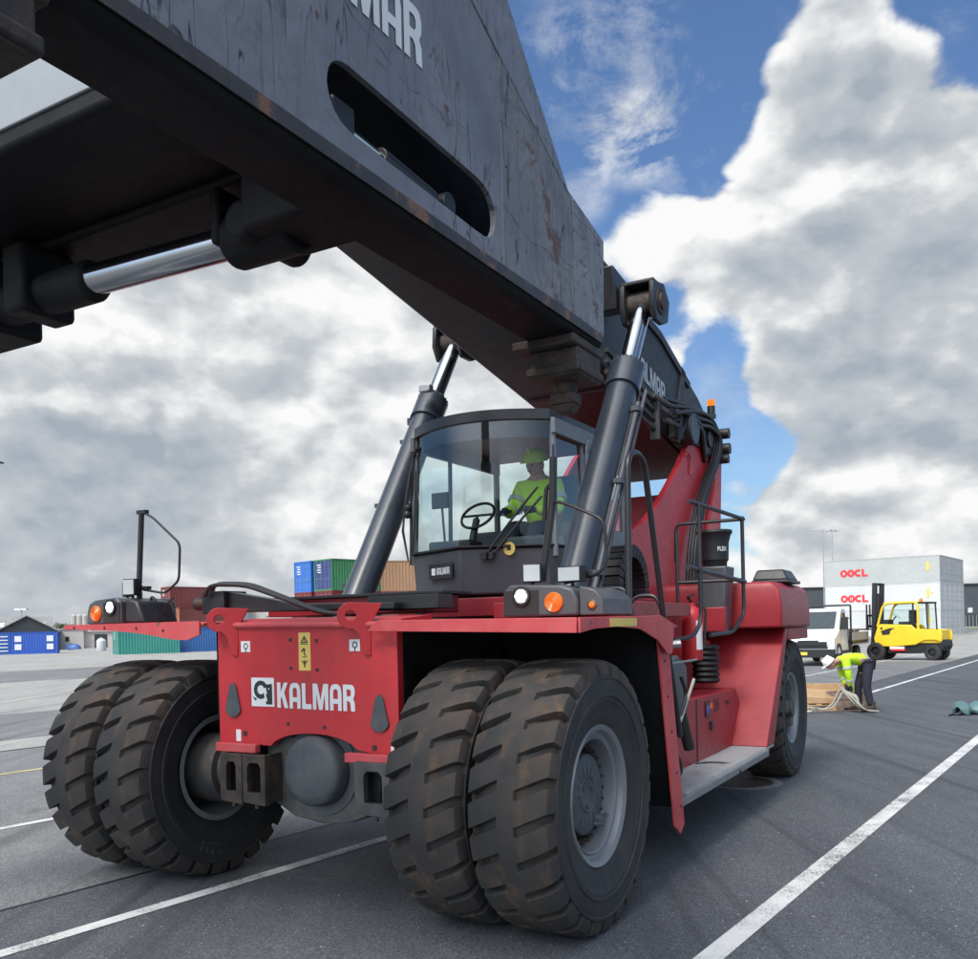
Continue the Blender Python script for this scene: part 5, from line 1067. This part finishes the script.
for k in range(7): b.hexa([(-20+3*k,1.2,3.72),(-18.6+3*k,1.2,3.72),(-18.6+3*k,3,4.42),(-20+3*k,3,4.42),(-20+3*k,1.2,3.76),(-18.6+3*k,1.2,3.76),(-18.6+3*k,3,4.46),(-20+3*k,3,4.46)])
b.build('skylight','bgwhite',g,smooth=0)
# silos
for k in range(4):
    o=gnd(74+5.6*k,170); g=building('silo','pale concrete silo, %s of four in a row left of the lamp cluster'%('first','second','third','fourth')[k],'silo',(o.x,o.y,0),0,'concrete silos in a row')
    b=MB(); b.lathe((0,0,0),(0,0,1),[(.52,0),(.52,5.9),(.3,6.1),(0,6.15)],20); b.build('tank','concrete',g,smooth=40)
    b=MB(); b.tube([(.54,-.1,0),(.54,-.1,6.2)],.03,6); b.build('ladder','galv',g)
# low white building
o=gnd(57,150); g=building('low_building','low pale rendered building with dark openings behind the yard at left','building',(o.x,o.y,0),R(22))
b=MB(); b.box((0,0,0),(4.0,10,3.2)); b.box((4.0,1.0,0),(22,10,2.7)); b.build('wall','render',g,smooth=0)
b=MB(); b.box((-.2,-.2,3.2),(4.2,10.2,3.35)); b.box((4.0,.7,2.7),(22.3,10.2,2.85)); b.build('roof','concrete',g,smooth=0)
for (x,z0,x1,z1) in ((5.6,0,7.6,2.3),(8.4,.9,9.6,2.2),(10.4,0,11.5,2.2),(1.2,1.2,1.8,2.0),(13,.9,14.2,2.0)):
    b=MB(); yy=-.03 if x<4 else .97; b.box((x,yy,z0),(x1,yy+.06,z1)); b.build('doorway' if z0==0 else 'window','carglass',g,smooth=0)
o=gnd(74,135); g=thing('tarp_heap','small blue covered heap in front of the low pale building','heap',(o.x,o.y,0)); b=MB(); b.ball((0,0,.1),.8,12,(1.3,.8,1.0),True); b.box((-1.1,-.2,0),(-.4,.5,.9)); b.build('cover',plain('blue_tarp',(.04,.10,.28),.5),g)
o=gnd(101,120); g=thing('tank','white cylindrical tank beside the teal container','tank',(o.x,o.y,0)); b=MB(); b.lathe((0,0,0),(0,0,1),[(.55,0),(.6,.1),(.6,1.3),(.35,1.6),(0,1.65)],20); b.build('tank_shell','bgwhite',g)
b=MB(); b.cyl((0,0,1.6),(0,0,1.8),.15); b.build('lid','galv',g)
# trees and scrub
def tree(px,Y,h,r,label,name='tree',cat='tree',seed=1,col='leaf'):
    o=gnd(px,Y); g=thing(name,label,cat,(o.x,o.y,0),0,'trees behind the yard'); rn=random.Random(seed)
    b=MB(); b.tube([(0,0,0),(.1,0,h*.35),(.0,.1,h*.75)],.12,8,rs=[.18,.12,.05])
    for k in range(5):
        a=rn.uniform(0,6.28); b.tube([(0.05,0,h*(.3+.08*k)),(cos(a)*r*.6,sin(a)*r*.6,h*(.5+.08*k))],.05,6,rs=[.06,.02])
    b.build('trunk','boot',g)
    vs=[];fs=[]
    for c in range(26):
        a=rn.uniform(0,6.28); q=rn.random()**.5*r; cz=h*rn.uniform(.35,.95); cc=Vector((cos(a)*q*(1.25-cz/h*.6),sin(a)*q*(1.25-cz/h*.6),cz)); s=rn.uniform(.25,.5)*r
        for k in range(46):
            d=Vector((rn.gauss(0,1),rn.gauss(0,1),rn.gauss(0,.8))).normalized()*s*rn.random()**.33; p=cc+d; z=rn.uniform(.10,.2); u=Vector((rn.gauss(0,1),rn.gauss(0,1),rn.gauss(0,1))).normalized(); v=u.cross(Vector((rn.random(),rn.random(),1))).normalized(); i=len(vs)
            vs+=[p+u*z,p+v*z*.6,p-u*z,p-v*z*.6]; fs.append((i,i+1,i+2,i+3))
    b=MB(); b.add(vs,fs); b.build('crown',col,g,smooth=0)
M['leaf']=plain('green_leaves',(.075,.115,.03),.8); M['leaf2']=plain('olive_leaves',(.12,.14,.05),.8)
for k,(px,Y,h,r,lb) in enumerate([(60,165,4.4,1.8,'small green tree right of the gabled shed'),(67,160,4.0,1.7,'bushy green tree against the silos'),(50,170,3.6,1.5,'low green tree peeping over the gabled shed')]): tree(px,Y,h,r,lb,seed=k+3,col=('leaf2','leaf','leaf')[k])
# masts
def mast(px,Y,h,label,heads,name='light_mast',grp='floodlight masts'):
    o=gnd(px,Y); g=thing(name,label,'light mast',(o.x,o.y,0),0,grp); b=MB(); b.tube([(0,0,0),(0,0,h)],.12,10,rs=[.16,.07]); b.build('pole','galv',g)
    b=MB(); b.box((-heads,-.05,h-.1),(heads,.05,h)); b.build('crossarm','galv',g)
    for s in (-1,1):
        b=MB(); b.hexa([(s*heads-.5,-.5,h-.02),(s*heads+.5,-.5,h-.12),(s*heads+.5,.3,h-.02),(s*heads-.5,.3,h+.05),(s*heads-.45,-.4,h+.22),(s*heads+.4,-.4,h+.15),(s*heads+.4,.3,h+.2),(s*heads-.4,.3,h+.25)]); b.build('lamp_head','galv',g)
mast(834,150,16.6,'right one of the two tall floodlight masts behind the white reefers',.9)
mast(825,175,19.2,'left one of the two tall floodlight masts behind the white reefers, slimmer and further off',1.8)
mast(22,150,6.6,'single lamp mast standing beside the gabled shed at far left',.5,grp=None)
# dark warehouse behind the white reefers
o=gnd(780,190); g=building('warehouse','long slate grey warehouse behind the white reefers','warehouse',(o.x,o.y,0),R(-4))
b=MB(); b.box((0,0,0),(95,30,8.6)); b.build('wall','darkware',g,smooth=0)
b=MB(); b.box((-.3,-.3,8.6),(95.3,30.3,8.9)); b.build('roof_edge','shedwall',g,smooth=0)
b=MB(); b.box((38,-.06,2.9),(38.9,0,3.9)); b.build('sign_square','bgwhite',g,smooth=0)
for k in range(7):
    b=MB(); b.box((36+8*k,-.1,0),(40+8*k,-.02,2.6)); b.build('gate','shedwall',g,smooth=0)
for k in range(12):
    o=gnd(948+3.6*k,163); b=MB(); b.tube([(0,0,0),(0,0,2.3)],.05,6); q=b.build('fence_post','galv',None); q.location=(o.x,o.y,1.15); tag(q,'thin metal fence post before the slate grey warehouse','fence post','fence posts along the verge')
# far pale buildings left of the centre stack
for k,(a,c,Y,h,mt,lb) in enumerate([(232,244,210,9.6,'bgwhite','white box shaped building far behind the hydraulic hose'),(245,268,215,9.4,'concrete','grey green flat building right of the white box building far off'),(266,292,190,5.4,'concrete','low grey store far off before the silver tanks')]):
    p,q=gnd(a,Y),gnd(c,Y); g=building('distant_building',lb,'building',(p.x,p.y,0),0); w_=(q-p).length; b=MB(); b.box((0,0,0),(w_,8,h)); b.build('wall',mt,g,smooth=0); b=MB(); b.box((-.2,-.2,h),(w_+.2,8.2,h+.3)); b.build('roof','galv',g,smooth=0)
    b=MB(); b.box((w_*.3,-.1,h),(w_*.36,.1,h+1.2)); b.build('vent','galv',g,smooth=0)
for k,px in enumerate((270,274.5,279,284)):
    o=gnd(px,205); g=building('storage_tank','silver grey storage tank, %s of four left of the bright blue container'%('first','second','third','fourth')[k],'tank',(o.x,o.y,0),0,'silver tanks in a row'); b=MB(); b.lathe((0,0,0),(0,0,1),[(.45,0),(.45,8.8),(.25,9.3),(0,9.4)],16); b.build('tank_shell','bgwhite',g,smooth=40)
# ------------------------------------------------------------------ forklift (heading local -x), Y about 40 m
def vwheel(g,x,y,z,r,w_,name='wheel',rimm='rimgrey'):
    wg=thing(name,None,None,absorg=(x,y,z)); wg.parent=g; wg.location=(x,y,z)
    b=MB(); b.lathe((x,y,z),(0,1,0),[(r*.55,-w_/2),(r*.9,-w_/2),(r,-w_/2+.04),(r,w_/2-.04),(r*.9,w_/2),(r*.55,w_/2)],32,True); b.build('tyre','tyre_side',wg)
    b=MB(); s=-1 if y<0 else 1; b.lathe((x,y,z),(0,s,0),[(r*.56,w_/2-.02),(r*.5,w_/2-.03),(r*.45,w_/2-.09),(r*.2,w_/2-.07),(r*.18,w_/2-.01),(0,w_/2-.01)],24)
    for k in range(6): b.cyl((x+r*.32*cos(k*PI/3),y+s*(w_/2-.09),z+r*.32*sin(k*PI/3)),(x+r*.32*cos(k*PI/3),y+s*(w_/2-.05),z+r*.32*sin(k*PI/3)),.02,n=6)
    b.build('rim',rimm,wg)
o=gnd(909,40.3)
fk=thing('forklift','yellow forklift with raised black mast parked before the white reefers','forklift',(o.x,o.y,0),R(-47))
SY=lambda t:lambda p,q,h:(p,t+h,q)
b=MB()
for y0 in (-.62,.50): b.prism([(-1.25,.62),(-1.30,1.0),(-1.12,1.55),(-1.0,1.6),(.35,1.55),(.5,1.38),(1.55,1.32),(1.62,1.15),(1.6,.80),(1.3,.88),(.9,.88),(.5,.68),(-.5,.60)][::-1],.12,SY(y0))
b.box((.4,-.55,.75),(1.55,.55,1.32)); b.box((-1.2,-.5,.6),(.4,.5,1.1)); b.build('body','fyellow',fk,bevel=.03)
b=MB(); b.prism([(.35,.80),(.6,.95),(1.0,1.0),(1.4,.98),(1.62,.86),(1.66,.62),(1.55,.42),(1.25,.40),(.6,.30),(-.75,.30),(-.75,.60),(-.1,.62)][::-1],1.02,SY(-.51)); b.build('counterweight','rubber',fk,bevel=.03)
b=MB(); b.prism([(-.98,1.30),(-.6,1.42),(-.35,1.43),(-.55,1.32),(-.6,1.15),(-.9,1.12)][::-1],.01,SY(-.632)); b.build('air_slot','ink',fk)
b=MB(); b.lathe((-.95,-.625,1.42),(0,-1,0),[(.05,0),(.05,.01),(0,.01)],14); b.build('filler_cap','ink',fk)
b=MB(); b.box((-.55,-.63,.42),(0.05,-.52,.50)); b.build('red_white_label','ooclred',fk); b=MB(); b.box((-.6,-.63,.50),(0.02,-.52,.60)); b.build('white_label','white',fk)
b=MB()
for y in (-.56,.56):
    b.tube([(-1.15,y,1.5),(-.92,y,2.35),(-.75,y,2.52),(.50,y,2.54),(.62,y,2.42),(.62,y,1.35)],.055,8,smooth=.12)
b.box((-.85,-.6,2.5),(.62,.6,2.56)); b.build('cab_frame','fyellow',fk,bevel=.01)
b=MB(); b.tube([(.42,-.57,1.5),(.42,-.57,2.5)],.04,8); b.tube([(1.0,-.5,1.3),(.95,-.5,2.48)],.035,8); b.tube([(1.0,.5,1.3),(.95,.5,2.48)],.035,8); b.box((.6,-.52,2.46),(1.0,.52,2.54)); b.build('rear_guard','rubber',fk)
b=MB(); b.add([(-1.1,-.57,1.56),(.4,-.57,1.52),(.4,-.57,2.48),(-.85,-.57,2.48)],[(0,1,2,3)]); b.add([(-1.1,.57,1.56),(.4,.57,1.52),(.4,.57,2.48),(-.85,.57,2.48)],[(0,1,2,3)]); b.add([(1.0,-.5,1.35),(1.0,.5,1.35),(.95,.5,2.46),(.95,-.5,2.46)],[(0,1,2,3)]); b.add([(.6,-.52,1.36),(1.0,-.5,1.35),(.95,-.5,2.46),(.6,-.52,2.46)],[(0,1,2,3)]); b.build('window','glass',fk,smooth=0)
b=MB(); b.box((-.35,-.25,1.25),(.2,.25,1.7)); b.box((.1,-.25,1.6),(.28,.25,2.2)); b.box((-1.05,-.3,1.5),(-.8,.3,1.8)); b.tube([(-.75,0,1.7),(-.55,0,1.95)],.03,8); b.lathe((-.52,0,1.95),(.6,0,.8),[(.17,-.01),(.18,0),(.17,.01)],20,True); b.build('seat','seat',fk,bevel=.02)
b=MB(); b.lathe((.62,-.2,2.56),(0,0,1),[(.07,0),(.07,.1),(.05,.14),(0,.15)],16); b.build('beacon','orange',fk)
ms=thing('mast',None,None,absorg=(-1.4,0,0)); ms.parent=fk; ms.location=(-1.4,0,0)
tilt=.045
for y in (-.42,-.30,.30,.42):
    b=MB(); w_=.06; b.hexa([(-1.52,y-.045,.3),(-1.36,y-.045,.3),(-1.36,y+.045,.3),(-1.52,y+.045,.3),(-1.40,y-.045,3.45),(-1.24,y-.045,3.45),(-1.24,y+.045,3.45),(-1.40,y+.045,3.45)]); b.build('mast_rail','black',ms)
b=MB()
for z in (.5,1.9,3.35): b.box((-1.50+z*.03,-.42,z),(-1.42+z*.03,.42,z+.12))
b.cyl((-1.42,-.1,.4),(-1.33,-.1,3.0),.04); b.cyl((-1.42,.1,.4),(-1.33,.1,3.0),.04); b.build('crossbar','black',ms)
b=MB(); b.box((-1.62,-.7,1.45),(-1.54,.7,1.57)); b.box((-1.62,-.7,1.95),(-1.54,.7,2.05)); 
for y in (-.65,-.33,0,.33,.65): b.box((-1.62,y-.025,1.45),(-1.56,y+.025,2.5))
b.build('load_backrest','black',ms)
for y in (-.45,.45):
    b=MB(); b.box((-1.70,y-.07,1.38),(-1.63,y+.07,2.05)); b.hexa([(-2.8,y-.05,1.39),(-1.63,y-.07,1.34),(-1.63,y+.07,1.34),(-2.8,y+.05,1.39),(-2.8,y-.05,1.41),(-1.63,y-.07,1.41),(-1.63,y+.07,1.41),(-2.8,y+.05,1.41)]); b.build('fork','black',ms)
for x,y,r,w_ in ((-1.22,-.55,.40,.30),(-1.22,.55,.40,.30),(1.18,-.45,.34,.26),(1.18,.45,.34,.26)): vwheel(fk,x,y,r,r,w_,rimm='black')
# ------------------------------------------------------------------ white flatbed van (heading local -y)
o=gnd(808,36.5); vn=thing('flatbed_van','white flatbed delivery van facing the camera beside the red engine hood','van',(o.x,o.y,0),R(-33))
b=MB(); # body side profile extruded across, narrower on top
prof=[(0,.45),(-.02,.95),(.10,1.12),(.95,1.42),(1.75,2.22),(2.0,2.32),(2.6,2.32),(2.75,2.2),(2.75,.45)]
def vans(x0,x1,ins,pr):
    b=MB(); n=len(pr); vs=[]
    for side in (x0,x1):
        for (y,z) in pr: k=ins*max(0,(z-1.2)) ; vs.append((side+(k if side<0 else -k),y,z))
    b.add(vs,[tuple(range(n)),tuple(range(n,2*n))[::-1]]+[(i,(i+1)%n,n+(i+1)%n,n+i) for i in range(n)]); return b
vans(-1.0,1.0,.12,prof).build('cab_body','vanwhite',vn,bevel=.06)
b=MB(); b.add([(-.80,.985,1.50),(.80,.985,1.50),(.76,1.66,2.17),(-.76,1.66,2.17)],[(0,1,2,3)]); b.v=[v+Vector((0,-.02,.02)) for v in b.v]; b.build('windscreen','carglass',vn,smooth=0)
b=MB()
for s in (-1,1): b.prism([(1.25,1.45),(2.45,1.45),(2.4,2.12),(1.80,2.12)],.012,lambda p,q,h,s=s:(s*(1.005-.12*(q-1.2)+h),p,q))
b.build('side_window','carglass',vn,smooth=0)
b=MB(); b.box((-.72,-.05,.80),(.72,-.01,.98)); b.box((-1.0,-.10,.35),(1.0,.2,.68)); b.box((-.75,-.03,.70),(.75,0,.80)); b.build('bumper','rubber',vn,bevel=.03)
b=MB(); b.box((-.40,-.055,.98),(.40,-.03,1.04)); b.box((-.9,.06,1.13),(-.3,.075,1.145)); b.build('bonnet_badge','rubber',vn,bevel=.005)
for s in (-1,1):
    b=MB(); b.box((s*1.002,1.22,.6),(s*1.008,1.235,2.1)); b.box((s*1.002,2.5,.6),(s*1.008,2.515,2.1)); b.box((s*.99,1.22,.46),(s*1.012,2.6,.58)); b.build('door_seam','rubber',vn,smooth=0)
    b=MB(); b.lathe((s*.93,.85,.42),(1,0,0),[(.36,-.08),(.47,-.08),(.47,.085),(.36,.085)],28,True); b.build('wheel_arch','rubber',vn)
    b=MB(); b.hexa([(s*.72,-.04,.86),(s*1.0,.04,.86),(s*1.01,.35,1.05),(s*.75,-.01,1.0),(s*.72,-.02,1.05),(s*1.0,.06,1.08),(s*1.005,.36,1.12),(s*.78,.06,1.12)]); b.build('headlight','lens',vn)
    b=MB(); b.box((s*1.02,1.2,1.45),(s*1.28,1.27,1.95)); b.tube([(s*.98,1.3,1.5),(s*1.1,1.25,1.55)],.02,6); b.build('wing_mirror','rubber',vn,bevel=.03)
b=MB(); b.box((-.52,-.125,.45),(-.02,-.105,.57)) ; b.build('number_plate','plate',vn)
b=MB(); b.box((-1.1,2.95,.80),(1.1,6.3,.95)); b.box((-.4,2.7,.5),(.4,6.2,.8)); b.build('flatbed','rubber',vn,bevel=.01)
for s in (-1,1):
    b=MB(); b.box((s*1.08,2.95,.95),(s*1.12,6.3,1.30)); b.build('drop_side','galv',vn,bevel=.005)
b=MB(); b.tube([(-1.05,2.9,.9),(-1.05,2.9,2.45),(1.05,2.9,2.45),(1.05,2.9,.9)],.04,8,smooth=.05)
for z in (1.4,1.9): b.tube([(-1.05,2.9,z),(1.05,2.9,z)],.025,6)
b.build('headboard','rubber',vn)
b=MB(); b.box((-.55,3.05,.96),(-.1,3.4,1.3)); b.box((.45,2.9,.45),(1.0,3.4,.85)); b.build('toolbox','rubber',vn,bevel=.02)
for x in (-.85,.85):
    for y in (.85,4.9): 
        wg=thing('wheel',None,None,absorg=(x,y,.36)); wg.parent=vn; wg.location=(x,y,.36); s=1 if x>0 else -1
        b=MB(); b.lathe((x,y,.36),(1,0,0),[(.2,-.12),(.33,-.12),(.36,-.08),(.36,.08),(.33,.12),(.2,.12)],32,True); b.build('tyre','tyre_side',wg); b=MB(); b.lathe((x,y,.36),(s,0,0),[(.21,.1),(.17,.06),(.08,.08),(0,.09)],20); b.build('rim','rimgrey',wg)
mv=vn.matrix_basis if False else None
for k,(x,y,z,lb) in enumerate(((.3,4.0,.96,'rust brown timber crate loaded on the van flatbed, front one'),(.3,5.2,.96,'rust brown timber crate loaded on the van flatbed, rear one'))):
    a=R(-33); wx=o.x+x*cos(a)-y*sin(a); wy=o.y+x*sin(a)+y*cos(a)
    g=thing('crate',lb,'crate',(wx,wy,z),a,'crates on the flatbed'); b=MB()
    for q in range(3): b.box((-.55,-.5,.02+q*.16),(.55,-.47,.15+q*.16)); b.box((-.55,.47,.02+q*.16),(.55,.5,.15+q*.16)); b.box((-.55,-.47,.02+q*.16),(-.52,.47,.15+q*.16)); b.box((.52,-.47,.02+q*.16),(.55,.47,.15+q*.16))
    b.build('boards','woodgrey',g); b=MB(); b.box((-.5,-.46,.0),(.5,.46,.45)); b.build('load',plain('rusty_load',(.2,.06,.04),.8),g)
# ------------------------------------------------------------------ pallet, box, sling, tarp, cover
o=gnd(826,18.6)
g=thing('pallet','pale wooden pallet with a flat board load at the bending worker','pallet',(o.x,o.y,0),R(-8))
b=MB()
for x in (-.5,-.25,0,.25,.5): b.box((x-.05,-.4,.12),(x+.05,.4,.142))
for y in (-.36,0,.36):
    b.box((-.6,y-.05,.0),(.6,y+.05,.02))
    for x in (-.5,0,.5): b.box((x-.07,y-.05,.02),(x+.07,y+.05,.10))
    b.box((-.6,y-.05,.10),(.6,y+.05,.12))
b.build('pallet_boards','wood',g)
b=MB(); b.hexa([(-.55,-.38,.145),(.5,-.38,.145),(.5,.38,.145),(-.55,.38,.145),(-.55,-.38,.30),(.5,-.38,.22),(.5,.38,.34),(-.55,.38,.42)]); b.box((-.58,.38,.14),(.55,.42,.5)); b.build('board_load','wood',g,bevel=.01)
b=MB(); b.box((.38,-.39,.24),(.50,-.05,.50)); b.build('yellow_strap','helmety',g,bevel=.02)
o=gnd(846,18.4); g=thing('wooden_box','brown wooden box standing on the asphalt under the worker\'s hands','box',(o.x,o.y,0),R(6)); b=MB()
for z in (.06,.22): b.box((-.33,-.25,z),(.33,-.23,z+.145)); b.box((-.33,.23,z),(.33,.25,z+.145)); b.box((-.33,-.23,z),(-.31,.23,z+.145)); b.box((.31,-.23,z),(.33,.23,z+.145))
b.box((-.33,-.25,0),(-.2,.25,.06)); b.box((.2,-.25,0),(.33,.25,.06)); b.box((-.3,-.23,.06),(.3,.23,.30)); b.build('box_boards','woodgrey',g,bevel=.006)
o=gnd(836,17.7); g=thing('lifting_sling','tangled pale lifting sling draped over the pallet edge and lying on the asphalt','sling',(o.x,o.y,0),0); rn=random.Random(5)
b=MB()
for k in range(7):
    pts=[(-1.1+.1*k+rn.uniform(-.1,.1),rn.uniform(-.25,.15),.03+.03*(k%3)),(-.6,rn.uniform(-.2,.2),.05+.02*k),(-.1,rn.uniform(-.1,.2),.06),(.1+.03*k,.2,.55-.03*k),(.2+.04*k,.1,.35),(.45,rn.uniform(-.2,.1),.05),(.75,rn.uniform(-.15,.15),.03)]
    b.tube(pts if k%2 else pts[3:],.014,6,smooth=.25)
b.build('webbing','rope',g,smooth=60)
o=gnd(968,16.9); g=thing('tarpaulin_bundle','crumpled teal tarpaulin bundle lying on the asphalt at the right edge','tarpaulin',(o.x,o.y,0),R(10)); b=MB(); rn=random.Random(2); n=18; vs=[];fs=[]
for i in range(n):
    for j in range(14):
        a=2*PI*j/14; r=.11+.05*sin(i*1.3)+rn.uniform(-.02,.02); r*=(.45 if i in(0,n-1) else 1); vs.append((-.25+i*.07,r*1.5*cos(a)+.03*sin(i),max(0.004,.10+r*sin(a)+rn.uniform(-.01,.01))))
for i in range(n-1):
    for j in range(14): fs.append((i*14+j,i*14+(j+1)%14,(i+1)*14+(j+1)%14,(i+1)*14+j))
b.add(vs,fs); b.build('folded_sheet','tarp',g,smooth=50)
b=MB(); b.tube([(-.2,-.05,.1),(-.3,-.12,.03),(-.40,-.05,.02),(-.3,.05,.02),(-.15,.1,.03)],.03,8,smooth=.1); b.tube([(-.25,0,.03),(-.5,-.1,.02)],.02,6); b.build('tie_rope','rubber',g)
mc=mw(-2.62,10.3,0); g=thing('manhole_cover','round iron manhole cover in the asphalt beside the rear wheel','manhole cover',(mc.x,mc.y,0)); b=MB(); b.lathe((0,0,0),(0,0,1),[(.36,.004),(.36,.012),(.33,.014),(.33,.010),(.30,.010),(0,.010)],40); b.build('cover_plate','rust',g)
b=MB(); b.lathe((0,0,0),(0,0,1),[(.46,.003),(.46,.009),(.365,.011),(.365,.004)],40); b.build('cover_frame','mid',g)
# bird, far off in the left sky
bp_=at(2,463,45); g=thing('bird','small dark bird in flight at the far left over the yard','bird',tuple(bp_)); b=MB(); b.ball((0,0,0),.05,10,(2.2,1,1)); b.hexa([(-.05,.02,0),(.05,.02,0),(.0,.28,.08),(-.06,.28,.08),(-.05,.02,.012),(.05,.02,.012),(.0,.28,.085),(-.06,.28,.085)]); b.hexa([(-.05,-.02,0),(.05,-.02,0),(.0,-.28,.08),(-.06,-.28,.08),(-.05,-.02,.012),(.05,-.02,.012),(.0,-.28,.085),(-.06,-.28,.085)]); b.build('bird_body','rubber',g)
for o_ in list(bpy.data.objects):
    if '_abs' in o_: del o_['_abs']
